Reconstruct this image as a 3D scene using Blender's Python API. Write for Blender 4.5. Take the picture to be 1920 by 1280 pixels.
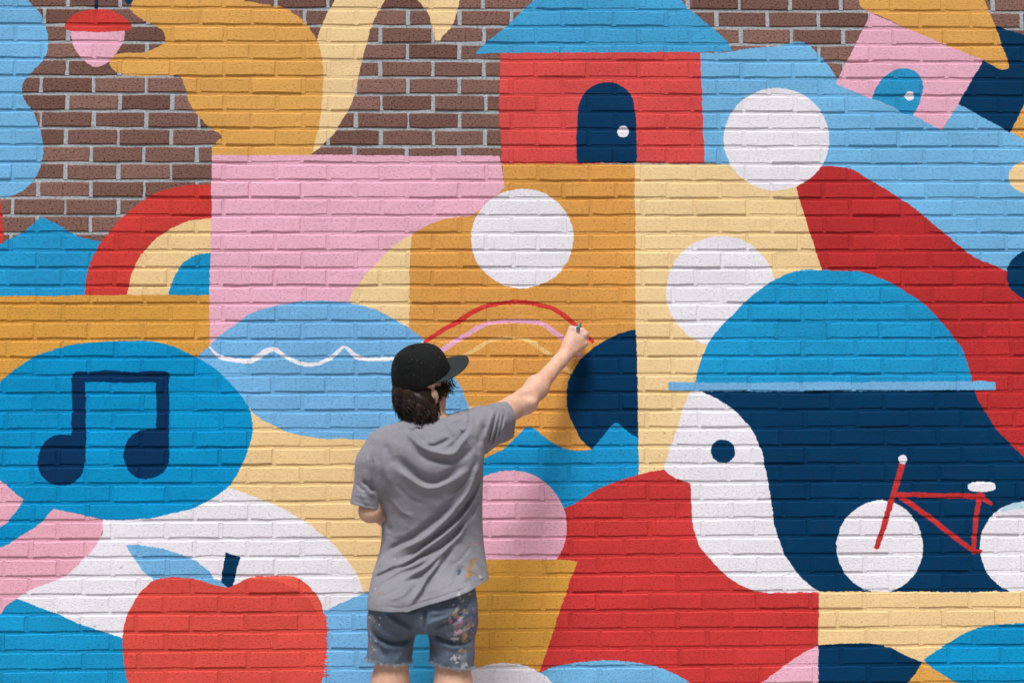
import bpy, bmesh, math, random
import numpy as np
from mathutils import Vector, Matrix

for o in list(bpy.data.objects):
    bpy.data.objects.remove(o)
scene = bpy.context.scene
COL = scene.collection
rng = np.random.default_rng(7)
random.seed(7)

# ------------------------------------------------------------------ camera
YAW, TILT, ROLL = math.radians(1.4367), math.radians(6.1131), math.radians(-0.2207)
CAM = np.array([0.0, -5.4407, 1.29])
FPX = 2667.0                                   # focal length in photo pixels (50 mm lens, 1920 wide)
_cy, _sy, _ct, _st = math.cos(YAW), math.sin(YAW), math.cos(TILT), math.sin(TILT)
FWD = np.array([_sy * _ct, _cy * _ct, _st])
_r = np.array([_cy, -_sy, 0.0])
_u = np.cross(_r, FWD)
RIGHT = math.cos(ROLL) * _r + math.sin(ROLL) * _u
UP = -math.sin(ROLL) * _r + math.cos(ROLL) * _u
cam_data = bpy.data.cameras.new('camera')
cam = bpy.data.objects.new('camera', cam_data)
COL.objects.link(cam)
cam.matrix_world = Matrix(((RIGHT[0], UP[0], -FWD[0], CAM[0]), (RIGHT[1], UP[1], -FWD[1], CAM[1]),
                           (RIGHT[2], UP[2], -FWD[2], CAM[2]), (0, 0, 0, 1)))
cam_data.sensor_width = 36.0
cam_data.lens = 36.0 * FPX / 1920.0
cam_data.clip_start = 0.05
cam_data.clip_end = 500
cam_data.dof.use_dof = True
cam_data.dof.focus_distance = 5.45
cam_data.dof.aperture_fstop = 2.0
scene.camera = cam

# ------------------------------------------------------------------ sky, sun, exposure
SUN_EL, SUN_AZ = math.radians(59), math.radians(191)    # azimuth clockwise from +Y, so behind the camera and a little left
world = bpy.data.worlds.new('World')
scene.world = world
world.use_nodes = True
wn, wl = world.node_tree.nodes, world.node_tree.links
wn.clear()
sky = wn.new('ShaderNodeTexSky')
sky.sky_type = 'NISHITA'
sky.sun_disc = False
sky.sun_elevation = SUN_EL
sky.sun_rotation = SUN_AZ
sky.air_density = 1.0
sky.dust_density = 3.0
sky.ozone_density = 1.0
hs = wn.new('ShaderNodeHueSaturation')
hs.inputs['Saturation'].default_value = 0.45      # thin bright overcast
bg = wn.new('ShaderNodeBackground')
bg.inputs['Strength'].default_value = 0.062
wo = wn.new('ShaderNodeOutputWorld')
wl.new(sky.outputs[0], hs.inputs['Color'])
wl.new(hs.outputs[0], bg.inputs[0])
wl.new(bg.outputs[0], wo.inputs[0])
sd = bpy.data.lights.new('sun', 'SUN')
sd.energy = 3.7
sd.angle = math.radians(20)
sd.color = (1.0, 0.982, 0.972)
sun = bpy.data.objects.new('sun', sd)
COL.objects.link(sun)
_d = Vector((math.sin(SUN_AZ) * math.cos(SUN_EL), math.cos(SUN_AZ) * math.cos(SUN_EL), math.sin(SUN_EL)))
sun.rotation_euler = _d.to_track_quat('Z', 'Y').to_euler()
sun.location = (-2, -6, 6)
vs = scene.view_settings
vs.view_transform = 'Standard'
vs.look = 'None'
vs.exposure = 0.05
vs.gamma = 1.0
vs.use_curve_mapping = False
scene.render.engine = 'CYCLES'


def at(px, py, y=0.0):
    """The point seen at photo pixel (px, py) on the upright plane at depth y."""
    d = FWD + (px - 960.0) / FPX * RIGHT + (640.0 - py) / FPX * UP
    return CAM + d * ((y - CAM[1]) / d[1])


def to_px(p):
    v = np.asarray(p) - CAM
    w = v @ FWD
    return 960 + FPX * (v @ RIGHT) / w, 640 - FPX * (v @ UP) / w


# ------------------------------------------------------------------ small helpers
def link(o, parent=None):
    COL.objects.link(o)
    if parent is not None:
        o.parent = parent
    return o


def mesh_obj(name, verts, faces, mat=None, parent=None, smooth=False):
    me = bpy.data.meshes.new(name)
    me.from_pydata([tuple(map(float, v)) for v in verts], [], [tuple(map(int, f)) for f in faces])
    me.update()
    if mat:
        me.materials.append(mat)
    if smooth:
        me.polygons.foreach_set('use_smooth', [True] * len(me.polygons))
    return link(bpy.data.objects.new(name, me), parent)


def tag(o, label=None, cat=None, group=None, kind=None):
    for k, v in (('label', label), ('category', cat), ('group', group), ('kind', kind)):
        if v:
            o[k] = v
    return o


def lin(c):
    return [((v / 255) / 12.92 if v / 255 <= 0.04045 else ((v / 255 + 0.055) / 1.055) ** 2.4) for v in c]


class NT:
    """Shorthand for building node materials."""

    def __init__(self, name):
        self.m = bpy.data.materials.new(name)
        self.m.use_nodes = True
        self.t = self.m.node_tree
        self.t.nodes.clear()
        self.out = self.t.nodes.new('ShaderNodeOutputMaterial')
        self.b = self.t.nodes.new('ShaderNodeBsdfPrincipled')
        self.t.links.new(self.b.outputs[0], self.out.inputs[0])

    def put(self, sock, v):
        if isinstance(v, bpy.types.NodeSocket):
            self.t.links.new(v, sock)
        elif isinstance(v, (tuple, list)) and len(v) == 3 and sock.type == 'RGBA':
            sock.default_value = (*v, 1)
        else:
            sock.default_value = v

    def math(self, op, a, b=0.0, clamp=False):
        n = self.t.nodes.new('ShaderNodeMath')
        n.operation = op
        n.use_clamp = clamp
        self.put(n.inputs[0], a)
        self.put(n.inputs[1], b)
        return n.outputs[0]

    def vmath(self, op, a, b=(0, 0, 0), scale=None):
        n = self.t.nodes.new('ShaderNodeVectorMath')
        n.operation = op
        self.put(n.inputs[0], a)
        if op == 'SCALE':
            self.put(n.inputs['Scale'], scale)
        else:
            self.put(n.inputs[1], b)
        return n.outputs[0]

    def noise(self, vec, scale, detail=2.0, rough=0.5):
        n = self.t.nodes.new('ShaderNodeTexNoise')
        self.put(n.inputs['Vector'], vec)
        self.put(n.inputs['Scale'], scale)
        n.inputs['Detail'].default_value = detail
        n.inputs['Roughness'].default_value = rough
        return n.outputs

    def rng(self, v, a, b, c=0.0, d=1.0, smooth=False):
        n = self.t.nodes.new('ShaderNodeMapRange')
        if smooth:
            n.interpolation_type = 'SMOOTHSTEP'
        self.put(n.inputs[0], v)
        for i, x in enumerate((a, b, c, d)):
            self.put(n.inputs[i + 1], x)
        return n.outputs[0]

    def mix(self, f, a, b, mode='MIX'):
        n = self.t.nodes.new('ShaderNodeMix')
        n.data_type = 'RGBA'
        n.blend_type = mode
        self.put(n.inputs[0], f)
        self.put(n.inputs[6], a)
        self.put(n.inputs[7], b)
        return n.outputs[2]

    def coord(self, kind='Object', ob=None):
        n = self.t.nodes.new('ShaderNodeTexCoord')
        if ob:
            n.object = ob
        return n.outputs[kind]

    def sep(self, v):
        n = self.t.nodes.new('ShaderNodeSeparateXYZ')
        self.put(n.inputs[0], v)
        return n.outputs

    def comb(self, x, y, z):
        n = self.t.nodes.new('ShaderNodeCombineXYZ')
        for i, v in enumerate((x, y, z)):
            self.put(n.inputs[i], v)
        return n.outputs[0]

    def white(self, vec):
        n = self.t.nodes.new('ShaderNodeTexWhiteNoise')
        n.noise_dimensions = '3D'
        self.put(n.inputs['Vector'], vec)
        return n.outputs

    def image(self, img, vec, ext='CLIP'):
        n = self.t.nodes.new('ShaderNodeTexImage')
        n.image = img
        n.extension = ext
        n.interpolation = 'Linear'
        self.put(n.inputs['Vector'], vec)
        return n.outputs

    def bump(self, h, dist, strength=1.0, prev=None):
        n = self.t.nodes.new('ShaderNodeBump')
        self.put(n.inputs['Height'], h)
        n.inputs['Distance'].default_value = dist
        self.put(n.inputs['Strength'], strength)
        if prev is not None:
            self.put(n.inputs['Normal'], prev)
        return n.outputs[0]

    def final(self, color, rough=0.7, normal=None, **kw):
        self.put(self.b.inputs['Base Color'], color)
        self.put(self.b.inputs['Roughness'], rough)
        if normal is not None:
            self.put(self.b.inputs['Normal'], normal)
        for k, v in kw.items():
            self.put(self.b.inputs[k], v)
        return self.m


# ------------------------------------------------------------------ outlines
def outline(s, closed=True, n=8):
    """'x,y x,y! ...' in photo pixels; '!' marks a corner, the rest is a smooth curve."""
    pts, cor = [], []
    for tok in s.split():
        c = tok.endswith('!')
        a = tok.rstrip('!').split(',')
        pts.append([float(v) for v in a])
        cor.append(c)
    P = np.array(pts)
    N = len(P)
    out = []
    for i in range(N if closed else N - 1):
        j = (i + 1) % N
        p1, p2 = P[i], P[j]
        p0 = P[i - 1] if (closed or i > 0) else p1
        p3 = P[(j + 1) % N] if (closed or j < N - 1) else p2
        if cor[i] and cor[j]:
            out.append(p1)
            continue
        if cor[i]:
            p0 = p1
        if cor[j]:
            p3 = p2
        t = np.arange(n)[:, None] / n
        m1, m2 = (p2 - p0) / 2, (p3 - p1) / 2
        if cor[i]:
            m1 = p2 - p1
        if cor[j]:
            m2 = p2 - p1
        h = ((2 * t**3 - 3 * t**2 + 1) * p1 + (t**3 - 2 * t**2 + t) * m1
             + (-2 * t**3 + 3 * t**2) * p2 + (t**3 - t**2) * m2)
        out.extend(h)
    if not closed:
        out.append(P[-1])
    return np.array(out)


def ell(cx, cy, rx, ry, pw=2.0, n=72):
    t = np.linspace(0, 2 * np.pi, n, endpoint=False)
    c, s = np.cos(t), np.sin(t)
    return np.stack([cx + rx * np.sign(c) * abs(c) ** (2 / pw), cy + ry * np.sign(s) * abs(s) ** (2 / pw)], 1)


class Raster:
    """Fills outlines (in metres on the wall) into a numpy picture of flat paint colours."""

    def __init__(self, x0, x1, z0, z1, res, base):
        self.x0, self.z0, self.res = x0, z0, res
        self.w, self.h = int((x1 - x0) / res), int((z1 - z0) / res)
        self.a = np.zeros((self.h, self.w, 4), np.float32)
        self.a[..., :3] = np.array(base) / 255.0
        self.size = (self.w * res, self.h * res)

    def fill(self, xz, col, alpha=1.0, sub=None):
        X = (xz[:, 0] - self.x0) / self.res
        Z = (xz[:, 1] - self.z0) / self.res
        r0, r1 = max(0, int(Z.min())), min(self.h, int(Z.max()) + 2)
        c0, c1 = max(0, int(X.min())), min(self.w, int(X.max()) + 2)
        if r1 <= r0 or c1 <= c0:
            return
        tog = np.zeros((r1 - r0, c1 - c0 + 1), np.int32)
        rows = np.arange(r0, r1) + 0.5
        for i in range(len(X)):
            j = (i + 1) % len(X)
            xa, za, xb, zb = X[i], Z[i], X[j], Z[j]
            if za == zb:
                continue
            lo, hi = min(za, zb), max(za, zb)
            m = np.nonzero((rows >= lo) & (rows < hi))[0]
            if not len(m):
                continue
            xc = xa + (rows[m] - za) / (zb - za) * (xb - xa)
            ci = np.clip(np.ceil(xc - 0.5).astype(int) - c0, 0, c1 - c0)
            np.add.at(tog, (m, ci), 1)
        mask = (np.cumsum(tog, 1)[:, :-1] % 2).astype(bool)
        v = self.a[r0:r1, c0:c1]
        rgb = np.array(col) / 255.0
        v[mask, :3] = v[mask, :3] * (1 - alpha) + rgb * alpha
        v[mask, 3] = np.maximum(v[mask, 3], 1.0)

    def image(self, name):
        img = bpy.data.images.new(name, self.w, self.h, alpha=True)
        img.alpha_mode = 'CHANNEL_PACKED'
        img.pixels.foreach_set(np.ascontiguousarray(self.a).ravel())
        img.update()
        img.pack()
        return img


def wall_pts(P):
    return np.array([at(x, y, 0.0)[[0, 2]] for x, y in P])


def stroke_polys(s, n=6, wid=1.0):
    """'x,y,half ...' -> list of outlines making up a brush stroke of changing width."""
    P = outline(s, closed=False, n=n)
    P[:, 2] *= wid
    res = []
    for a, b in zip(P[:-1], P[1:]):
        d = b[:2] - a[:2]
        L = np.hypot(*d)
        if L < 1e-6:
            continue
        nrm = np.array([-d[1], d[0]]) / L
        res.append(np.array([a[:2] + nrm * a[2], b[:2] + nrm * b[2], b[:2] - nrm * b[2], a[:2] - nrm * a[2]]))
    for p in P:
        res.append(ell(p[0], p[1], p[2], p[2], n=14))
    return res

# ------------------------------------------------------------------ the painted picture on the wall
LB, LB2 = (116, 178, 224), (116, 182, 226)
MB = (24, 149, 202)
RF = (68, 163, 212)
NV = (0, 55, 93)
OR, OR2, OR3 = (222, 166, 88), (218, 157, 80), (216, 158, 72)
CR, CR2 = (238, 206, 154), (236, 202, 148)
PK = (233, 176, 197)
WH = (232, 228, 236)
BRICK = (112, 80, 70)
mural = Raster(-3.2, 3.6, 0.1, 4.3, 0.002, BRICK)


def F(s, col, alpha=1.0):
    mural.fill(wall_pts(outline(s) if isinstance(s, str) else s), col, alpha)


def S(s, col, alpha=1.0):
    for p in stroke_polys(s, wid=0.92):
        mural.fill(wall_pts(p), col, alpha)


# left: cloud, mountain, red arch
F('53,0 66,15 80,32 89,60 90,83 87,103 78,117 63,133 50,147 42,160 42,180 52,197 62,210 70,230 77,247 81,273 79,300 72,323 60,343 43,358 20,368 0,371! -160,378! -420,330! -480,100 -420,-80 -300,-140 -120,-120 20,-60', LB2)
F('-300,372! 0,372! 4,400 6,440 4,457 0,460! -320,560!', (205, 64, 58))
F('0,458! 13,450 40,437 55,427 67,413 77,407 84,408 100,417 117,426 133,435 153,445 170,449 186,452! 220,460! 220,562! -330,562! -330,520!', (36, 152, 205))
F('159,555! 160,537 163,514 170,490 180,470 190,452 200,439 213,425 230,407 247,391 267,376 293,361 327,351 360,347 399,346! 399,560! 159,560!', (206, 64, 58))
F('238,556! 242,534 250,507 263,480 277,464 293,447 310,435 325,427 353,415 399,408! 399,560! 238,560!', CR2)
F('315,556! 320,537 328,515 340,497 357,484 373,477 395,474! 395,560! 315,560!', (24, 150, 202))
F('-420,557! 0,555! 160,554! 300,552.5! 397,553! 397,700! 330,740! -420,760!', OR3)
# squirrel with its tail
F('627,0 617,18 607,40 598,63 594,77! 560,110! 570,280! 582,289! 597,280 610,267 627,250 640,227 653,207 662,187 668,163 673,140 680,110 687,83 693,60 702,37 715,13 723,0 736,-18 753,-25 772,-15 783,0 793,12 803,27 808,43 813,67 816,79! 822,79! 833,65 847,50 855,33 859,17 862,0 862,-60 800,-125 700,-115 645,-60', CR)
F('250,-4! 246,11 242,15 253,27 270,38 293,50 305,58 309,70 307,82 293,90 273,98 247,99 227,100 217,103 207,112 205,120 213,132 230,139 253,142 300,142 338,143! 348,167 353,187 363,207 383,230 395,240 412,252! 415,257! 408,265! 398,277! 397,296! 583,296! 590,267 597,240 602,207 605,173 607,133 603,107 597,80 587,62 573,43 550,25 530,13 500,9 467,4 457,0 440,-50 330,-90 260,-60', OR)
F('233,-8 234,2 237,8 241,10 246,7 250,-4 245,-20', NV)
F('179,-60! 185,-60! 184,20! 178,20!', NV)
F('120,47! 127,37 143,25 167,19 182,17.5 203,19 223,27 238,37 244.5,47 243,55 233,58.5! 182,60 133,59! 122,55', (214, 66, 60))
F('132,59! 135,78 143,97 157,113 170,123 182,126 197,120 212,108 223,92 232,75 233,58.5! 182,60', PK)
# large pink block, dome, ochre column
F('397,291! 520,290.5! 650,291! 937,293! 942,317 946,350! 1000,380! 900,500! 760,620! 600,640! 393,690! 392,614! 392,553! 396,427!', PK)
F('772,439! 750,452 728,470 705,495 683,517 670,537 660,550 653,566! 640,640! 767,700! 767,609! 768,504!', CR)
F('942,306! 1190,308! 1191,427! 1192,617! 1196,720! 1197,900! 880,900! 767,720! 767,609! 768,504! 772,439! 793,427 807,421 827,413 857,407 885,405! 946,352!', OR2)
F('430,740! 760,780! 900,760! 905,900! 900,1150! 600,1150! 400,950!', CR2)
# pale lake with its white line
F('393,648 405,635 420,624 447,604 473,587 507,575 540,569 567,565 600,564.5 640,565 660,569 683,574 707,581 723,590 750,604 770,617 787,630 800,642 817,660 847,700 857,714 867,730 873,747 880,765 882,785 868,802 830,817 760,826 690,825 640,823 617,823 587,820 560,815 533,807 520,799 497,790 477,777 460,760 400,710 370,672', LB)
S('393,650,2 403,660,3 413,668,4 433,674,4.5 453,676,5 470,676,5 487,667,6 500,658,6 515,655,5 527,663,4 547,675,4 573,682,4.5 597,681,4 620,671,4 633,660,3.5 645,650,3 655,657,4 667,668,4.5 690,673.5,4 717,674,4 745,672,4 760,665,4 771,657,3 780,651,4 790,646,4 793,643,3', (235, 232, 240), 0.93)
# lower left: pink, white, blue
F('-420,860! 0,880! 120,930! 215,960! 199,975! 193,993 187,1010 173,1030 157,1048 140,1065 117,1081 83,1095 50,1108 32,1121! 10,1136 0,1150! -420,1240!', (231, 170, 189))
F('190,940! 400,930! 427,913! 450,921 477,931 507,943 533,955 560,970 583,985 600,1000 617,1013 633,1030 640,1038 653,1053 667,1073 677,1093 683,1112! 607,1160! 230,1210! 32,1121! 50,1108 83,1095 117,1081 140,1065 157,1048 173,1030 187,1010 193,993', WH)
F('32,1121! 67,1136 110,1151 150,1168 187,1181 245,1200! 260,1480! -420,1480! -420,1240! 0,1150! 10,1136!', (24, 148, 200))
F('590,1153! 607,1146 620,1140 640,1130 660,1121 683,1112! 740,1090! 740,1300! 700,1480! 560,1480!', LB)
F('735,1040! 905,1040! 905,1480! 700,1480! 738,1290!', (58, 158, 208))
# speech bubble and note
F('-12,745 0,717 13,704 33,689 67,667 100,655 133,647 173,642 207,639 250,639 287,640 317,647 347,659 373,672 400,689 423,709 443,730 460,754 470,777 473,800 470,824 462,853 453,873 440,896 427,913 400,933 367,950 327,961 283,970 233,974 197,974 160,966 127,959 102,953! 90,963 77,978 57,993 30,1010 0,1026 -60,1040! -60,1010! 0,988 20,970 35,950 43,935! 27,923 10,908 0,900 -25,860 -28,800', (6, 145, 201))
NB = (4, 50, 92)
for q in ('147,702,14 148,790,14 148,850,14', '304,702,14 305,790,14 306,850,14', '142,705,13 230,704,13 310,705,13'):
    S(q, NB, 0.025)
F('136,700! 159,704! 160,790! 161,868! 135,868! 134,800!', NB)
F('292,706! 316,700! 317,860! 295,860! 293,800!', NB)
F('134,712 138,699 147,695 170,697 200,694 230,695 250,697 280,696 308,696 316,701 316,712 306,716 250,717 200,716 160,716 140,718', NB)
F('71,868 75,843 88,824 108,815 130,816 150,822 158,840 159,866 155,886 143,901 125,909 104,909 86,900 75,886', NB)
F('232,848 239,826 255,811 278,804 300,806 314,815 316,850 315,868 307,884 292,894 274,898 256,894 242,882 234,866', NB)
# apple
F('236,1021! 253,1020.5 287,1025 317,1031 350,1043 370,1053 387,1066 395,1073 400,1083 413,1088 428,1102! 380,1100! 300,1100! 283,1083 270,1072 257,1055 245,1038', LB)
F('230,1190 232,1176 238,1153 247,1136 257,1116 270,1101 287,1088 307,1083 333,1082 360,1084 383,1090 407,1097 428,1101! 447,1093 467,1083 500,1080 533,1079.5 550,1080 567,1088 580,1100 593,1115 602,1130 606,1146 611,1156 613,1175 612,1195 612,1213 610,1236 607,1253 601,1285 575,1350 520,1400 440,1400 400,1392 340,1402 280,1360 245,1290 235,1260 231,1230', (217, 80, 70))
F('470,1085 500,1081 533,1080.5 552,1082 567,1090 580,1102 593,1117 601,1132 604,1148 592,1143 577,1120 553,1101 515,1089', (238, 96, 80), 0.9)
for i in range(26):
    yy = 1152 + i * 4.6 + random.uniform(-1, 1)
    S('%f,%f,1.6 %f,%f,1.1' % (604, yy, 608 + random.uniform(2, 9), yy + random.uniform(-2, 2)), (217, 80, 70), 0.8)
F('423,1035! 450,1043! 443,1073! 438,1098! 428,1101! 415,1091! 417,1073! 421,1053!', NV)
# middle: white disc, arcs in progress, navy leaf, blue peaks
F(ell(979, 447, 96, 93.5), WH)
S('797,641,4 827,620,4.8 860,602,5 887,585,4.8 913,574,4.5 940,568.5,4.2 967,566,4.2 993,568.5,4.5 1020,573.5,4 1040,579,4.5 1060,594,4.8 1080,610,4.5 1097,624,4.5 1110,640,3.5', (214, 62, 58))
S('827,657,5 853,640,5 880,624,4.8 907,609,4.6 933,603,4.2 960,601,4.2 993,603,4 1017,607,4.4 1037,620,5 1060,639,5 1088,668,5', (232, 170, 200), 0.93)
S('862,672,4.5 893,654,4.5 917,640,4 940,635,3.6 973,634,3.4 993,639,4 1010,650,4.3 1030,665,4.4 1047,680,4.2 1071,698,4', (232, 192, 122), 0.9)
F('927,849! 947,839 967,820 983,804 993,800 1003,804 1020,819 1040,832 1060,840 1083,845 1110,843! 1126,780! 1197,780! 1197,900! 1080,970! 880,960! 880,870!', (26, 149, 206))
F('1192,617! 1173,622 1153,629 1130,640 1110,654 1093,669 1080,687 1068,710 1063,730 1063,757 1068,780 1077,800 1090,824 1109,842! 1123,827 1137,810 1148,797 1157,793 1167,800 1183,814 1197,821! 1196,720!', NV)
# tower
F('938,98! 1312,97! 1314,100! 1317,167! 1319,233! 1321,306! 1194,306.5! 941,307! 936,200!', (219, 80, 78))
F('890,101! 907,83 927,67 947,52 970,30 1000,0 1060,-62 1150,-82 1240,-45 1287,12 1300,23 1320,40 1340,55 1363,77 1373,96! 1313,97.5! 940,99.5!', RF)
F('1082,305! 1081,267 1082,227 1085,200 1093,180 1107,165 1123,157 1140,154 1157,157 1173,167 1185,183 1190,207 1193,233 1194,267 1194,306!', NV)
F(ell(1168, 247, 11.5, 10.5), WH)
# right: cream block, sky, red sweep
F('1190,308! 1480,307! 1545,340! 1560,520! 1400,720! 1260,900! 1197,892! 1196,720! 1192,617! 1191,427!', CR)
F('1313,99! 1371,97 1397,92 1430,89 1457,86 1473,82 1493,78.5 1507,80 1520,87 1533,100 1547,115 1557,128 1570,147! 1640,120! 1800,190! 1847,222! 1895,247! 1920,262! 2050,330! 2450,420! 2450,640! 2000,560! 1890,507! 1863,497 1830,484 1800,462 1780,444 1758,427 1737,408 1710,387 1687,372 1653,350 1623,333 1597,318 1573,313 1543,312! 1500,308! 1321,306!', LB2)
F('1493,353! 1530,311! 1560,312 1573,313 1597,318 1623,333 1653,350 1687,372 1710,387 1737,408 1758,427 1780,444 1800,462 1830,484 1863,497 1890,507! 2000,556! 2450,700! 2450,1060! 1930,930! 1780,760! 1600,560! 1543,507! 1533,480! 1515,427!', (187, 50, 52))
F(ell(1456, 261, 99, 96), WH)
F(ell(1945, 515, 57, 50), NV)
F(ell(1937, 332, 47, 32), CR)
# tilted houses
F('1868,48! 1890,56 1910,63 1930,66 1990,62! 1960,130! 1920,197! 1894,249! 1847,222! 1796,194! 1843,113!', NV)
F('1895,248! 1920,195! 1990,62! 2200,120! 2120,340! 2000,306! 1920,263!', OR)
F('1633,25! 1845,113! 1767,245! 1712,217! 1640,187! 1567,157!', PK)
F('1634,184! 1642,167 1653,150 1667,137 1683,129 1698,128 1713,132 1725,143 1731,160 1728,180 1722,197 1712,217! 1690,213! 1680,203! 1657,193!', (46, 154, 206))
F(ell(1705.5, 180, 8.5, 8.5), WH)
F('1615,-10 1611,8 1617,16 1627,22 1637,25! 1740,70! 1843,113! 1862,124 1876,131 1886,131 1892,125 1889,112 1880,90 1870,60 1857,27 1847,0 1825,-60 1720,-90 1640,-50', OR)
# bird in a round hat
F(ell(1352, 546, 103, 103), WH)
F('1317,731! 1827,731! 1833,749 1843,764 1857,787 1870,807 1893,830 1913,850 1930,864! 2250,1010! 2250,1109! 1920,1109! 1535,1110.5! 1440,1060! 1380,820! 1320,738!', NV)
F('1303,720! 1308,694 1317,667 1330,640 1347,617 1363,600 1397,567 1430,539 1457,522 1480,512 1510,507 1547,506 1580,507 1613,510 1647,520 1680,535 1707,552 1733,570 1760,597 1783,624 1803,650 1813,677 1818,694 1823,720!', (30, 152, 205))
F('1297,733! 1320,735! 1347,749 1373,767 1393,787 1410,804 1420,824 1427,840 1430,853 1437,886 1443,920 1448,953 1453,986 1462,1013 1473,1040 1490,1066 1510,1090 1527,1103 1542,1111! 1447,1111 1420,1108 1397,1101 1370,1085 1347,1063 1330,1046 1313,1026 1303,996 1298,970 1295,936 1293,905! 1280,901 1267,895 1252,887 1245,878 1250,860 1265,815 1280,770 1288,750', WH)
F('1252,717! 1300,717! 1500,716! 1866,714.5! 1867,731! 1500,733! 1253,732.5!', LB)
F(ell(1356, 845.5, 22.5, 22), NV)
F(ell(1650, 1024, 81, 86), WH)
F(ell(1919, 1026, 82, 86), WH)
S('1878,957,4 1895,949,6 1915,946,7 1940,946,7', (176, 214, 232), 0.35)
RB = (198, 52, 54)
S('1692,868,6 1680,913,6 1663,966,6 1644,1026,5.5', RB)
S('1680,927,5 1760,928,5 1843,929,5.5', RB)
S('1690,933,5 1747,973,5.5 1826,1034,5', RB)
S('1837,922,5 1830,970,5 1825,1033,5', RB)
S('1841,932,5 1858,944,4', RB)
S('1826,1034,4 1838,1033,4', RB)
F(ell(1693.5, 860, 8.5, 8.5), WH)
F(ell(1841, 912, 26.5, 9, 3.0), WH)
# lower middle and lower right
F('1057,953! 1090,936 1123,916 1160,901 1197,889 1230,882 1246,880! 1252,887 1267,895 1280,901 1294,905! 1295,936 1298,970 1303,996 1313,1026 1330,1046 1347,1063 1370,1085 1397,1101 1420,1108 1447,1111! 1535,1110.5! 1534,1480! 990,1480! 1000,1180! 1000,1000! 1050,960!', (203, 60, 60))
m = ell(957, 988, 106, 107)
m[:, 1] = np.minimum(m[:, 1], 1049)
F(m, PK)
F('860,1049! 1052,1049! 1083,1053! 1070,1086! 1053,1136! 1040,1176! 1027,1216! 1012,1256! 990,1480! 840,1480! 862,1120!', (220, 162, 72))
F(ell(1135, 1330, 190, 93), LB2)
F(ell(945, 1322, 108, 80), WH)
F('1535,1109! 1920,1108! 2300,1107! 2300,1480! 1535,1480!', CR2)
F('1427,1281! 1447,1265 1473,1245 1507,1223 1535,1210! 1534.5,1480! 1380,1480! 1390,1330!', PK)
F('1535,1210! 1563,1206 1597,1205 1633,1206 1673,1216 1703,1230 1729,1240! 1717,1260 1700,1281 1640,1330 1535,1370!', NV)
F('1729,1240! 1760,1255! 1830,1300! 1780,1420! 1660,1420! 1650,1335! 1700,1281! 1717,1260!', (222, 166, 84))
F('1731,1237! 1753,1221 1780,1203 1813,1185 1847,1173 1880,1170 1920,1167 2000,1170 2090,1240 2000,1310 1860,1310 1800,1281 1763,1260 1743,1247', (12, 145, 200))
# the picture runs on past what the photograph shows
F(ell(-300, 700, 110, 108), WH)
F('-420,760! -250,800! -180,1000! -300,1200! -420,1240!', NV)
F(ell(2160, 560, 90, 90), WH)
F('2120,1109! 2300,1107! 2300,1300! 2180,1240!', (203, 60, 60))
mural_img = mural.image('mural_paint')

# ------------------------------------------------------------------ the wall
BW, BH = 0.2032, 0.0688
JOINT0 = 3.1884
wall = link(bpy.data.objects.new('brick_wall', None))
wall['kind'] = 'thing'
tag(wall, 'brick wall covered in a colourful mural of flat shapes, bare brown brick near the top', 'wall')


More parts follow.
